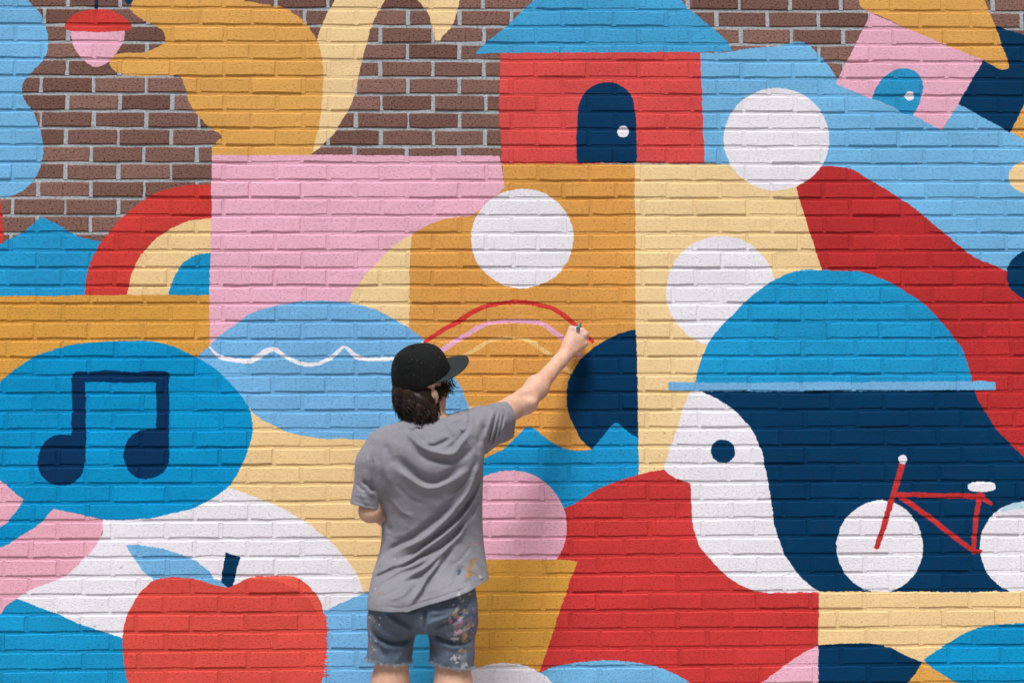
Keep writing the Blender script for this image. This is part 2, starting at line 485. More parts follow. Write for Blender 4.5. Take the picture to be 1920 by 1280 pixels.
def painted(name, mortar):
    n = NT(name)
    co = n.coord('Object', wall)
    x, y, z = n.sep(co)[:3]
    flat = n.comb(x, 0.0, z)
    # hand-cut edges: the picture's coordinates wander a millimetre or two
    w1 = n.vmath('SCALE', n.vmath('SUBTRACT', n.noise(flat, 55, 3, 0.6)[1], (0.5, 0.5, 0.5)), scale=0.0105 if not mortar else 0.017)
    w2 = n.vmath('SCALE', n.vmath('SUBTRACT', n.noise(flat, 9, 1)[1], (0.5, 0.5, 0.5)), scale=0.009)
    wc = n.vmath('ADD', flat, n.vmath('ADD', w1, w2))
    wx, _, wz = n.sep(wc)[:3]
    u = n.math('DIVIDE', n.math('SUBTRACT', wx, mural.x0), mural.size[0])
    v = n.math('DIVIDE', n.math('SUBTRACT', wz, mural.z0), mural.size[1])
    img = n.image(mural_img, n.comb(u, v, 0.0))
    mask = n.rng(img[1], 0.4, 0.6, 0, 1)
    # which brick
    row = n.math('FLOOR', n.math('DIVIDE', n.math('SUBTRACT', JOINT0, z), BH))
    par = n.math('MODULO', n.math('ADD', row, 1000.0), 2.0)
    colm = n.math('FLOOR', n.math('DIVIDE', n.math('SUBTRACT', x, n.math('ADD', n.math('MULTIPLY', par, -BW / 2), 0.70 * BW)), BW))
    rnd = n.white(n.comb(colm, row, 3.0))
    rv = rnd[0]
    big = n.noise(n.vmath('MULTIPLY', flat, (1.0, 1.0, 2.2)), 2.6, 4, 0.6)[0]
    fine = n.noise(flat, 420, 3, 0.7)[0]
    mid = n.noise(n.vmath('MULTIPLY', flat, (0.8, 1.0, 1.5)), 135, 3, 0.62)[0]
    gap = n.noise(flat, 34, 2, 0.5)[0]
    pit = n.rng(mid, 0.55, 0.66, 0, 1, True)
    if mortar:
        bare = n.mix(n.rng(mid, 0.3, 0.7), lin((186, 192, 197)), lin((150, 156, 161)))
        bare = n.mix(n.math('MULTIPLY', n.rng(n.noise(flat, 14, 3)[0], 0.55, 0.75), 0.5), bare, lin((150, 150, 150)))
    else:
        a = n.mix(n.rng(rv, 0, 1), lin((122, 89, 79)), lin((158, 121, 110)))
        bare = n.mix(n.rng(rnd[1], 0.25, 0.9, 0, 0.6), a, lin((124, 92, 84)))
        bare = n.mix(n.rng(fine, 0.4, 0.62, 0, 0.45), bare, lin((70, 50, 45)))
        bare = n.mix(n.rng(mid, 0.54, 0.63, 0, 0.66), bare, lin((50, 36, 34)))
        scuff = n.math('MULTIPLY', n.rng(n.noise(n.vmath('MULTIPLY', flat, (1, 1, 1)), 26, 5, 0.75)[0], 0.68, 0.76), 0.35)
        bare = n.mix(scuff, bare, lin((190, 180, 178)))
    # paint: thick and thin coats, pinholes the roller missed
    coat = n.rng(big, 0.3, 0.7, 0.89, 1.07)
    each = n.rng(rv, 0, 1, 0.945, 1.04)
    tex = n.rng(fine, 0.35, 0.65, 1.05, 0.93)
    k = n.math('MULTIPLY', n.math('MULTIPLY', coat, each), tex)
    lum = n.t.nodes.new('ShaderNodeRGBToBW')
    n.put(lum.inputs[0], img[0])
    k = n.math('ADD', 1.0, n.math('MULTIPLY', n.math('SUBTRACT', k, 1.06 if mortar else 1.0), n.rng(lum.outputs[0], .25, .7, 1.25, .45)))
    paint = n.mix(1.0, img[0], n.comb(k, k, k), 'MULTIPLY')
    thin = n.rng(n.noise(flat, 1.9, 3)[0], 0.35, 0.62, 0.45, 1.0)
    hole = n.math('MULTIPLY', n.rng(mid, 0.575, 0.635, 0, 0.68 if not mortar else 0.30), thin)
    n2 = n.t.nodes.new('ShaderNodeRGBToBW')
    n.put(n2.inputs[0], img[0])
    hole = n.math('MULTIPLY', hole, n.rng(n2.outputs[0], 0.32, 0.66, 1.0, 0.12))
    hole = n.math('MAXIMUM', hole, n.rng(gap, 0.735, 0.77, 0, 0.75))
    paint = n.mix(hole, paint, n.mix(0.35, lin((62, 44, 42)), img[0]))
    col = n.mix(mask, bare, paint)
    h = n.math('SUBTRACT', n.math('MULTIPLY', fine, 0.22), n.math('MULTIPLY', pit, 0.9))
    h = n.math('ADD', h, n.math('MULTIPLY', n.noise(flat, 60, 2)[0], 0.7))
    nm = n.bump(h, 0.0028, n.rng(mask, 0, 1, 0.85, 0.62))
    rough = n.rng(mask, 0, 1, 0.92, 0.62)
    return n.final(col, rough, nm, **{'Specular IOR Level': 0.06})


brick_mat = painted('painted_brick', False)
mortar_mat = painted('painted_mortar', True)

# eight brick shapes shared by all the bricks
BLEN, BHT = BW - 0.0112, BH - 0.0112


def brick_shape(r):
    xs = [-.5, -.17, .19, .5]
    ring = [(x, -.5) for x in xs] + [(.5, 0.02)] + [(x, .5) for x in reversed(xs)] + [(-.5, -.03)]
    ring = np.array(ring) * (BLEN, BHT) + r.normal(0, 0.0011, (10, 2))
    out = []
    for y, ins in ((0.0105, -0.001), (0.0030, 0.0), (0.0, 0.0040)):
        q = ring.copy()
        q[:, 0] -= np.sign(q[:, 0]) * ins
        q[:, 1] -= np.sign(q[:, 1]) * np.where(abs(q[:, 1]) > 0.01, ins, 0)
        yy = y + (r.normal(0, 0.00035, 10) if y < 0.001 else 0)
        out.append(np.stack([q[:, 0], np.full(10, 1.0) * yy, q[:, 1]], 1))
    V = np.concatenate(out)
    Fc = []
    for k in (0, 10):
        for i in range(10):
            j = (i + 1) % 10
            Fc.append((k + i, k + j, k + 10 + j, k + 10 + i))
    Fc.append(tuple(range(20, 30)))
    return V, Fc


shapes = [brick_shape(rng) for _ in range(8)]
brick_meshes = []
for V, Fc in shapes:
    me = bpy.data.meshes.new('brick')
    me.from_pydata([tuple(v) for v in V], [], Fc)
    me.materials.append(brick_mat)
    brick_meshes.append(me)

person_px = outline('745,655 820,655 870,672 850,720 835,770 940,745 1060,620 1085,600 1100,640 1000,765 945,835 905,900 915,1090 892,1110 885,1280 690,1280 695,1100 715,960 660,945 690,830 770,785 735,740')


def inside(poly, x, y):
    a, b = poly, np.roll(poly, -1, 0)
    c = ((a[:, 1] > y) != (b[:, 1] > y)) & (x < (b[:, 0] - a[:, 0]) * (y - a[:, 1]) / (b[:, 1] - a[:, 1] + 1e-12) + a[:, 0])
    return c.sum() % 2 == 1


slots = []
for k in range(-16, 46):
    zc = JOINT0 - (k + 0.5) * BH
    ph = (0.66 + 0.0030 * k if k % 2 == 0 else 0.145 + 0.0030 * k) + rng.normal(0, 0.018)
    for c in range(-20, 22):
        xc = (c + ph + 0.5) * BW
        slots.append((xc, zc))
big = []
for i, (xc, zc) in enumerate(slots):
    q = [to_px((xc + sx * BLEN / 2, 0, zc + sz * BHT / 2)) for sx in (-1, 1) for sz in (-1, 1)]
    qx, qy = np.array([p[0] for p in q]), np.array([p[1] for p in q])
    x0, x1, y0, y1 = max(0, qx.min()), min(1920, qx.max()), max(0, qy.min()), min(1280, qy.max())
    ar = max(0, x1 - x0) * max(0, y1 - y0)
    if ar > 0:
        hid = np.mean([inside(person_px, x0 + (x1 - x0) * t, (y0 + y1) / 2) for t in (.05, .25, .5, .75, .95)])
        ar *= 1 - hid
    big.append(ar)
chosen = set(np.argsort(-np.array(big))[:300].tolist())
SV, SF, off = [], [], 0
for i, (xc, zc) in enumerate(slots):
    s = int(rng.integers(0, 8))
    flip = rng.random() < 0.5
    rx, rz, ry = rng.normal(0, 0.0062), rng.normal(0, 0.0035), rng.normal(0, 0.0022)
    dy, dz = rng.normal(0, 0.0011), rng.normal(0, 0.0007)
    M = Matrix.Translation((xc + rng.normal(0, 0.0010), dy, zc + dz)) @ Matrix.Rotation(rz, 4, 'Z') @ Matrix.Rotation(rx, 4, 'X') @ Matrix.Rotation(ry + (math.pi if flip else 0), 4, 'Y')
    if i in chosen:
        b = link(bpy.data.objects.new('brick', brick_meshes[s]), wall)
        b.matrix_local = M
    else:
        V, Fc = shapes[s]
        m4 = np.array(M)
        SV.append(V @ m4[:3, :3].T + m4[:3, 3])
        SF += [tuple(a + off for a in f) for f in Fc]
        off += len(V)
st = mesh_obj('brickwork', np.concatenate(SV), SF, brick_mat, wall)
st['kind'] = 'stuff'
# mortar bed: one slab behind the brick faces, its front a little uneven
nx, nz = 170, 96
gx, gz = np.linspace(-4.2, 4.6, nx), np.linspace(0.0, 4.28, nz)
V = [(x, 0.0040 + rng.normal(0, 0.0004), z) for z in gz for x in gx]
Fc = [(j * nx + i, j * nx + i + 1, (j + 1) * nx + i + 1, (j + 1) * nx + i) for j in range(nz - 1) for i in range(nx - 1)]
o = len(V)
V += [(-4.2, .2, 0), (4.6, .2, 0), (4.6, .2, 4.28), (-4.2, .2, 4.28)]
Fc += [(o + 1, o, o + 3, o + 2), (o + 3, (nz - 1) * nx, nz * nx - 1, o + 2), (0, o, o + 1, nx - 1), (o, 0, (nz - 1) * nx, o + 3), (nx - 1, o + 1, o + 2, nz * nx - 1)]
for i, (xc, zc) in enumerate(slots):
    xj, hw = xc + BW / 2, 0.0085
    k = len(V)
    dd = 0.0025 + rng.normal(0, 0.0005)
    V += [(xj + sx * hw, yy, zc + sz * BHT * .505) for sz in (-1, 1) for sx, yy in ((-1, dd - .0008), (-.35, dd), (.35, dd), (1, dd - .0008))]
    Fc += [(k + q, k + q + 1, k + q + 5, k + q + 4) for q in range(3)]
    V += [(xj - hw, .006, zc + sz * BHT * .60) for sz in (-1, 1)] + [(xj + hw, .006, zc + sz * BHT * .60) for sz in (-1, 1)]
    Fc += [(k, k + 8, k + 10, k + 3, k + 2, k + 1), (k + 4, k + 5, k + 6, k + 7, k + 11, k + 9)]
mesh_obj('mortar', V, Fc, mortar_mat, wall, False)

# ------------------------------------------------------------------ ground
n = NT('concrete_pavement')
co = n.coord('Object')
c = n.mix(n.rng(n.noise(co, 1.3, 5, .6)[0], .3, .7), lin((150, 146, 140)), lin((176, 172, 165)))
c = n.mix(n.rng(n.noise(co, 120, 3, .7)[0], .5, .8, 0, .4), c, lin((110, 106, 100)))
pave_mat = n.final(c, .9, n.bump(n.noise(co, 160, 3, .6)[0], .002, .6))
V, Fc = [], []
for i in range(-8, 9):
    for j in range(4):
        x0, y0 = i * 1.5 + .006, -0.004 - j * 1.5 - 1.494
        k = len(V)
        V += [(x0, y0, 0), (x0 + 1.488, y0, 0), (x0 + 1.488, y0 + 1.488, 0), (x0, y0 + 1.488, 0)]
        V += [(a - .006 if q in (0, 3) else a + .006, b - .006 if q in (0, 1) else b + .006, -.012) for q, (a, b, _) in enumerate(V[k:k + 4])]
        Fc += [(k, k + 1, k + 2, k + 3)] + [(k + q, k + 4 + q, k + 4 + (q + 1) % 4, k + (q + 1) % 4) for q in range(4)]
tag(mesh_obj('pavement', V, Fc, pave_mat), kind='structure')
n = NT('asphalt')
co = n.coord('Object')
c = n.mix(n.rng(n.noise(co, 90, 4, .7)[0], .3, .7), lin((58, 58, 60)), lin((92, 91, 90)))
asph = n.final(c, .93, n.bump(n.noise(co, 120, 3, .6)[0], .004, .7))
tag(mesh_obj('ground', [(-150, -150, -.14), (150, -150, -.14), (150, 150, -.14), (-150, 150, -.14)], [(0, 1, 2, 3)], asph), kind='structure')

# ------------------------------------------------------------------ signed-distance modelling
class Field:
    def __init__(self, lo, hi, h):
        self.lo, self.h = np.array(lo, np.float32), h
        n = np.ceil((np.array(hi) - lo) / h).astype(int) + 1
        self.x = (self.lo[0] + h * np.arange(n[0], dtype=np.float32))[:, None, None]
        self.y = (self.lo[1] + h * np.arange(n[1], dtype=np.float32))[None, :, None]
        self.z = (self.lo[2] + h * np.arange(n[2], dtype=np.float32))[None, None, :]
        self.f = np.full(n, 9.0, np.float32)

    def box(self, lo, hi):
        """Slices of the grid round a primitive, so that each costs only its own neighbourhood."""
        n = self.f.shape
        a = [max(0, int((lo[i] - self.lo[i]) / self.h)) for i in range(3)]
        b = [min(n[i], int((hi[i] - self.lo[i]) / self.h) + 2) for i in range(3)]
        if any(b[i] <= a[i] for i in range(3)):
            return None
        return tuple(slice(a[i], b[i]) for i in range(3))

    def join(self, s, d, k):
        f = self.f[s]
        if k <= 0:
            self.f[s] = np.minimum(f, d)
        else:
            hh = np.clip(k - np.abs(f - d), 0, None) / k
            self.f[s] = np.minimum(f, d) - hh * hh * k * 0.25

    def cone(self, a, b, ra, rb, k=0.01, flat=None):
        """Tapered limb from a to b. flat=(axis, factor) squeezes it along a direction."""
        a, b = np.array(a, np.float32), np.array(b, np.float32)
        m = max(ra, rb) + k + 0.02
        s = self.box(np.minimum(a, b) - m, np.maximum(a, b) + m)
        if s is None:
            return
        X, Y, Z = self.x[s[0]] - a[0], self.y[:, s[1]] - a[1], self.z[:, :, s[2]] - a[2]
        d = b - a
        t = np.clip((X * d[0] + Y * d[1] + Z * d[2]) / float(d @ d), 0, 1)
        px, py, pz = X - t * d[0], Y - t * d[1], Z - t * d[2]
        q = px * px + py * py + pz * pz
        if flat is not None:
            ax, fac = np.array(flat[0], float), flat[1]
            ax /= np.linalg.norm(ax)
            w = px * ax[0] + py * ax[1] + pz * ax[2]
            q = q + w * w * (fac * fac - 1)
        self.join(s, np.sqrt(q) - (ra + t * (rb - ra)), k)

    def ball(self, c, r, R=None, k=0.01, sub=False):
        """Ellipsoid with radii r along the columns of R."""
        c, r = np.array(c, np.float32), np.array(r, np.float32)
        R = np.eye(3) if R is None else np.array(R)
        m = r.max() + k + 0.02
        s = self.box(c - m, c + m)
        if s is None:
            return
        X, Y, Z = self.x[s[0]] - c[0], self.y[:, s[1]] - c[1], self.z[:, :, s[2]] - c[2]
        q = 0
        for i in range(3):
            q = q + ((X * R[0, i] + Y * R[1, i] + Z * R[2, i]) / r[i]) ** 2
        d = (np.sqrt(q) - 1) * r.min()
        if sub:
            f = self.f[s]
            hh = np.clip(k - np.abs(f + d), 0, None) / k
            self.f[s] = np.maximum(f, -d) + hh * hh * k * 0.25
        else:
            self.join(s, d, k)

    def loft(self, zs, cx, a, cy, b, n=2.3, k=0.02):
        """Stack of superellipses: centre, half width, depth centre, half depth at each height."""
        o = np.argsort(zs)
        zs = np.array(zs)[o]
        zz = self.z[0, 0]

        def ip(v):
            v = np.interp(zz, zs, np.array(v)[o])
            w = np.ones(7) / 7
            return np.convolve(np.pad(v, 3, mode='edge'), w, 'valid').astype(np.float32)[None, None, :]
        A, B = ip(a), ip(b)
        q = (np.abs((self.x - ip(cx)) / A) ** n + np.abs((self.y - ip(cy)) / B) ** n) ** (1 / n)
        d = (q - 1) * np.minimum(A, B)
        d = np.maximum(d, np.maximum(zs[0] - self.z, self.z - zs[-1]))
        self.join((slice(None),) * 3, d, k)

    def mesh(self):
        f, h = self.f, self.h
        ins = f < 0
        n = f.shape
        c8 = [ins[i:n[0] - 1 + i, j:n[1] - 1 + j, k:n[2] - 1 + k] for i in (0, 1) for j in (0, 1) for k in (0, 1)]
        cnt = sum(c.astype(np.int8) for c in c8)
        act = (cnt > 0) & (cnt < 8)
        idx = np.full(act.shape, -1, np.int64)
        I, J, K = np.nonzero(act)
        idx[I, J, K] = np.arange(len(I))
        P = np.zeros((len(I), 3))
        W = np.zeros(len(I))
        cs = [(i, j, k) for i in (0, 1) for j in (0, 1) for k in (0, 1)]
        for p in range(8):
            for q in range(p + 1, 8):
                if sum(abs(a - b) for a, b in zip(cs[p], cs[q])) != 1:
                    continue
                fa = f[I + cs[p][0], J + cs[p][1], K + cs[p][2]]
                fb = f[I + cs[q][0], J + cs[q][1], K + cs[q][2]]
                m = (fa < 0) != (fb < 0)
                t = np.where(m, fa / np.where(fa == fb, 1, fa - fb), 0)
                for ax in range(3):
                    P[:, ax] += np.where(m, cs[p][ax] + t * (cs[q][ax] - cs[p][ax]), 0)
                W += m
        P = P / W[:, None]
        V = self.lo + h * (np.stack([I, J, K], 1) + P)
        Q = []
        for ax in range(3):
            sl0 = [slice(None)] * 3
            sl1 = [slice(None)] * 3
            sl0[ax], sl1[ax] = slice(0, -1), slice(1, None)
            a, b = ins[tuple(sl0)], ins[tuple(sl1)]
            o1, o2 = [x for x in range(3) if x != ax]
            cr = (a != b)
            e = np.array(np.nonzero(cr))
            ok = (e[o1] > 0) & (e[o2] > 0) & (e[o1] < n[o1] - 1) & (e[o2] < n[o2] - 1)
            e = e[:, ok]
            flip = a[tuple(e)]
            qs = []
            for d1, d2 in ((-1, -1), (0, -1), (0, 0), (-1, 0)):
                g = e.copy()
                g[o1] += d1
                g[o2] += d2
                qs.append(idx[tuple(g)])
            q = np.stack(qs, 1)
            if ax == 1:
                flip = ~flip
            q[~flip] = q[~flip][:, ::-1]
            Q.append(q)
        return V, np.concatenate(Q)


def relax(V, Q, n=2, w=0.5):
    """Laplacian smoothing of a quad mesh."""
    E = np.concatenate([Q[:, [0, 1]], Q[:, [1, 2]], Q[:, [2, 3]], Q[:, [3, 0]]])
    E = np.concatenate([E, E[:, ::-1]])
    cnt = np.bincount(E[:, 0], minlength=len(V))[:, None]
    for _ in range(n):
        s = np.stack([np.bincount(E[:, 0], V[E[:, 1], i], len(V)) for i in range(3)], 1)
        V = V + w * (s / np.maximum(cnt, 1) - V)
    return V


def vnormals(V, Q):
    a, b, c, d = (V[Q[:, i]] for i in range(4))
    N = np.cross(c - a, d - b)
    out = np.zeros_like(V)
    for i in range(4):
        for ax in range(3):
            out[:, ax] += np.bincount(Q[:, i], N[:, ax], len(V))
    return out / (np.linalg.norm(out, axis=1, keepdims=True) + 1e-12)


def sdf_obj(name, V, Q, mat, parent):
    me = bpy.data.meshes.new(name)
    me.vertices.add(len(V))
    me.vertices.foreach_set('co', V.astype(np.float32).ravel())
    me.loops.add(len(Q) * 4)
    me.loops.foreach_set('vertex_index', Q.astype(np.int32).ravel())
    me.polygons.add(len(Q))
    me.polygons.foreach_set('loop_start', np.arange(len(Q), dtype=np.int32) * 4)
    me.update(calc_edges=True)
    me.validate()
    me.polygons.foreach_set('use_smooth', [True] * len(me.polygons))
    me.materials.append(mat)
    return link(bpy.data.objects.new(name, me), parent)


def cut(ob, point, normal, pick):
    """Trim a mesh by a plane (the side the normal points to goes), only where pick(face centre) is true."""
    bm = bmesh.new()
    bm.from_mesh(ob.data)
    fs = [f for f in bm.faces if pick(f.calc_center_median())]
    es = {e for f in fs for e in f.edges}
    vsx = {v for f in fs for v in f.verts}
    bmesh.ops.bisect_plane(bm, geom=fs + list(es) + list(vsx), plane_co=point, plane_no=normal, clear_outer=False, dist=1e-5)
    P, N = Vector(point), Vector(normal)
    kill = [f for f in bm.faces if pick(f.calc_center_median()) and (f.calc_center_median() - P).dot(N) > 0]
    bmesh.ops.delete(bm, geom=kill, context='FACES')
    bm.to_mesh(ob.data)
    bm.free()


def seg_dist(P, L):
    """Distance of 2D points to a polyline, and the place along it (0..1)."""
    best = np.full(len(P), 1e9)
    where = np.zeros(len(P))
    seg = np.linalg.norm(np.diff(L, axis=0), axis=1)
    cum = np.concatenate([[0], np.cumsum(seg)])
    for i in range(len(L) - 1):
        d = L[i + 1] - L[i]
        t = np.clip(((P - L[i]) @ d) / (d @ d + 1e-12), 0, 1)
        q = np.linalg.norm(P - L[i] - t[:, None] * d, axis=1)
        m = q < best
        best[m] = q[m]
        where[m] = (cum[i] + t[m] * seg[i]) / cum[-1]
    return best, where


def folds(V, N, lines, yref, face=True):
    """Push cloth out (amp > 0) or in along traced crease lines on the side seen from behind."""
    px, py = to_px_many(V)
    P = np.stack([px, py], 1)
    disp = np.zeros(len(V))
    for s, amp, wid in lines:
        L = outline(s, closed=False, n=4)
        lo, hi = L.min(0) - 4 * wid, L.max(0) + 4 * wid
        m = np.all((P > lo) & (P < hi), 1)
        if not m.any():
            continue
        d, w = seg_dist(P[m], L)
        fade = np.clip(np.minimum(w, 1 - w) / 0.22, 0, 1)
        fade = fade * fade * (3 - 2 * fade)
        disp[m] += amp * np.exp(-(d / wid) ** 2) * (0.15 + 0.85 * fade)
    wgt = np.clip((-N[:, 1] + 0.15) / 0.4, 0, 1)
    V = V.copy()
    V[:, 1] -= disp * wgt
    return V


def to_px_many(V):
    d = V - CAM
    w = d @ FWD
    return 960 + FPX * (d @ RIGHT) / w, 640 - FPX * (d @ UP) / w

# ------------------------------------------------------------------ the painter
YB = -0.56                                    # depth of the middle of his body
person = link(bpy.data.objects.new('person', None))
person.location = tuple(at(797, 1180, YB) * (1, 1, 0))
tag(person, 'person in black cap, grey T-shirt and paint-stained shorts reaching up to paint on the wall', 'person')
PINV = Matrix.Translation(person.location).inverted()
def kid(o):
    o.matrix_parent_inverse = PINV
    return o


def cloth_mat(name, base, base2, splats=None, weave=900, rough=.92):
    n = NT(name)
    co = n.coord('Object')
    c = n.mix(n.rng(n.noise(co, 7, 4, .6)[0], .3, .7), lin(base), lin(base2))
    c = n.mix(n.rng(n.noise(co, 420, 2, .6)[0], .35, .7, 0, .25), c, lin([v * .78 for v in base]))
    if splats is not None:
        x, y, z = n.sep(co)[:3]
        w = n.vmath('SCALE', n.vmath('SUBTRACT', n.noise(co, 70, 3, .6)[1], (.5, .5, .5)), scale=.02)
        wx, _, wz = n.sep(n.vmath('ADD', co, w))[:3]
        u = n.math('DIVIDE', n.math('SUBTRACT', wx, splats.x0), splats.size[0])
        v = n.math('DIVIDE', n.math('SUBTRACT', wz, splats.z0), splats.size[1])
        im = n.image(splats.img, n.comb(u, v, 0.0))
        wear = n.rng(n.noise(co, 160, 3, .7)[0], .30, .45, .35, 1.0)
        c = n.mix(n.math('MULTIPLY', n.math('MULTIPLY', im[1], wear), .9), c, im[0])
    h = n.math('ADD', n.noise(co, weave, 2)[0], n.math('MULTIPLY', n.noise(co, 70, 5, .6)[0], 2.4))
    return n.final(c, rough, n.bump(h, .0018, .8), **{'Sheen Weight': .12, 'Specular IOR Level': .2})


# dried paint on the clothes
_a, _b = at(640, 1300, YB), at(960, 930, YB)
spl = Raster(_a[0], _b[0], _a[2], _b[2], 0.001, (110, 110, 110))


def blot(px, py, r, col, n=5, sq=1.0, ang=0.0, al=1.0):
    for i in range(n):
        ox, oy = (random.gauss(0, r * .55), random.gauss(0, r * .55)) if i else (0, 0)
        r = r * (1.45 if not i else 1.0)
        rr = r * random.uniform(.3, .7) if i else r * .75
        e = ell(0, 0, rr * sq, rr, n=18)
        c, s = math.cos(ang), math.sin(ang)
        e = np.stack([px + ox + e[:, 0] * c - e[:, 1] * s, py + oy + e[:, 0] * s + e[:, 1] * c], 1)
        e += np.array([[random.uniform(-.25, .25) * rr, random.uniform(-.25, .25) * rr] for _ in e])
        spl.fill(np.array([at(a, b, YB)[[0, 2]] for a, b in e]), col, al)


OC, WHT, PNK, TEA, YEL, NVY, LBL = (196, 140, 66), (214, 212, 214), (206, 158, 176), (40, 110, 140), (222, 190, 110), (30, 50, 80), (110, 160, 200)
for px, py, r, c, n, sq, ang in ((893, 1017, 2.5, (200, 120, 80), 2, .7, 0), (886, 1052, 3.6, (158, 116, 60), 5, 3.0, -1.05), (881, 1064, 3.2, (160, 120, 66), 5, 2.6, -1.05),
                                 (878, 1076, 4.0, OC, 4, 1.2, 0), (895, 1063, 2.5, (150, 150, 120), 6, 1, 0), (860, 1068, 3, (36, 84, 96), 3, 1.2, 0),
                                 (901, 1080, 2.4, (190, 186, 190), 5, 1, 0), (861, 1110, 3.6, (190, 188, 196), 4, 1.2, 0), (728, 1142, 3.4, (60, 140, 190), 2, 1.6, 0),
                                 (721, 1142, 1.6, (200, 110, 90), 1, 1, 0), (741, 1046, 1.2, WHT, 2, 1, 0), (737, 1062, 1.4, WHT, 3, 1, 0), (708, 1099, 1.5, WHT, 1, 1, 0),
                                 (717, 1108, 1.5, (170, 120, 90), 3, 1, 0), (713, 1060, 2.2, (110, 84, 84), 2, 1, 0), (818, 1065, 1.5, (90, 130, 140), 2, 1, 0),
                                 (868, 1039, 1.2, WHT, 2, 1, 0), (905, 1085, 1.8, (90, 70, 70), 3, 1, 0), (829, 1062, 1.2, (190, 150, 110), 1, 1, 0)):
    blot(px, py, r, c, n, sq, ang, .85)
for px, py, r, c, n in ((854, 1143, 4.5, (196, 184, 120), 3), (851, 1128, 1.2, WHT, 5), (858, 1133, 1.4, WHT, 4), (868, 1121, 2.0, (180, 180, 150), 6), (881, 1109, 2.4, YEL, 4),
                        (871, 1139, 2.5, (190, 150, 120), 4), (861, 1153, 4.0, PNK, 6), (846, 1158, 3, PNK, 4), (858, 1180, 4.2, PNK, 6), (879, 1168, 4.6, (206, 180, 130), 6), (884, 1150, 3, (60, 100, 130), 5),
                        (872, 1186, 3.6, OC, 5), (870, 1196, 4.2, (222, 176, 96), 4), (856, 1193, 4, WHT, 3), (863, 1214, 3, WHT, 4), (871, 1217, 2.5, (206, 160, 90), 3), (854, 1229, 3.8, WHT, 4),
                        (869, 1240, 3.6, WHT, 4), (857, 1237, 1.8, WHT, 2), (880, 1222, 3, (90, 110, 150), 5), (886, 1185, 2.4, (150, 90, 110), 6), (887, 1140, 2.2, (130, 80, 110), 6), (876, 1205, 2, (90, 130, 160), 4),
                        (699, 1152, 3, WHT, 4), (705, 1160, 2.4, (170, 140, 90), 4), (716, 1152, 1.6, WHT, 3), (715, 1165, 1.5, WHT, 2), (694, 1190, 3, (50, 110, 150), 5), (696, 1205, 2.2, (140, 80, 110), 5),
                        (698, 1220, 1.8, (150, 110, 120), 4), (792, 1151, 1.2, YEL, 4), (694, 1168, 2, (180, 160, 170), 4), (846, 1150, 1.2, WHT, 3), (835, 1157, 1.5, (150, 150, 160), 3)):
    blot(px, py, r, c, n, random.uniform(.8, 1.5), random.uniform(-1, 1), .88)
for px, py, r, sq, ang, c in ((880, 1160, 5, 2.2, -1.1, (140, 130, 150)), (872, 1178, 5, 1.8, -1.2, (190, 170, 150)), (884, 1200, 5, 2.0, -1.4, (120, 130, 150)), (868, 1225, 6, 1.6, -1.0, (130, 140, 152)), (862, 1165, 6, 2.0, -.6, (176, 140, 158)), (696, 1180, 4, 2.6, 1.5, (120, 110, 140)), (703, 1155, 5, 1.3, .5, (150, 150, 155)), (890, 1068, 7, 1.5, -1.1, (150, 144, 140)), (875, 1100, 8, 1.6, -.5, (160, 158, 166))):
    blot(px, py, r, c, 4, sq, ang, .55)
for _ in range(80):
    px, py = random.gauss(868, 14), random.uniform(1105, 1250)
    blot(px, py, random.uniform(.5, 1.5), random.choice([WHT, PNK, YEL, OC, LBL, (70, 100, 130)]), 1, 1, 0, .8)
for _ in range(34):
    blot(abs(random.gauss(0, 9)) + 692, random.uniform(1145, 1240), random.uniform(.6, 1.9), random.choice([WHT, (120, 90, 130), YEL, (70, 120, 160), (160, 110, 120)]), 2, 1.8, 1.2, .5)
for _ in range(70):
    blot(random.uniform(694, 912), random.uniform(1030, 1240), random.uniform(.4, .9), random.choice([WHT, YEL, LBL, PNK]), 1, 1, 0, .6)
spl.img = spl.image('dried_paint')

shirt_mat = cloth_mat('grey_jersey', (134, 133, 141), (146, 145, 153), spl)
shorts_mat = cloth_mat('faded_denim', (86, 100, 118), (110, 123, 140), spl, 1200, .85)
cap_mat = cloth_mat('black_cotton', (15, 17, 18), (20, 22, 23), None, 1500, .9)
cap_mat.node_tree.nodes['Principled BSDF'].inputs['Sheen Weight'].default_value = .02
n = NT('cap_fabric')
co = n.coord('Object')
c = n.mix(n.rng(n.noise(co, 9, 4, .6)[0], .35, .7), lin((14, 16, 17)), lin((30, 31, 31)))
c = n.mix(n.rng(n.noise(co, 210, 2, .5)[0], .715, .74, 0, .8), c, lin((150, 150, 145)))
cap_mat = n.final(c, .9, n.bump(n.math('ADD', n.noise(co, 1300, 2)[0], n.noise(co, 60, 3)[0]), .002, .7), **{'Specular IOR Level': .2})
n = NT('skin')
co = n.coord('Object')
c = n.mix(n.rng(n.noise(co, 16, 4, .6)[0], .3, .7), lin((226, 186, 162)), lin((205, 157, 132)))
c = n.mix(n.rng(n.noise(co, 150, 3, .6)[0], .5, .75, 0, .25), c, lin((180, 118, 96)))
c = n.mix(n.rng(n.noise(co, 45, 4, .65)[0], .45, .7, 0, .35), c, lin((196, 132, 112)))
dist = n.t.nodes.new('ShaderNodeVectorMath')
dist.operation = 'DISTANCE'
n.put(dist.inputs[0], co)
dist.inputs[1].default_value = tuple(at(1086, 612, -.08))
near = n.rng(dist.outputs['Value'], .025, .060, 1, 0)
c = n.mix(n.math('MULTIPLY', near, n.rng(n.noise(co, 90, 4, .7)[0], .46, .56, 0, .75)), c, lin((228, 206, 210)))
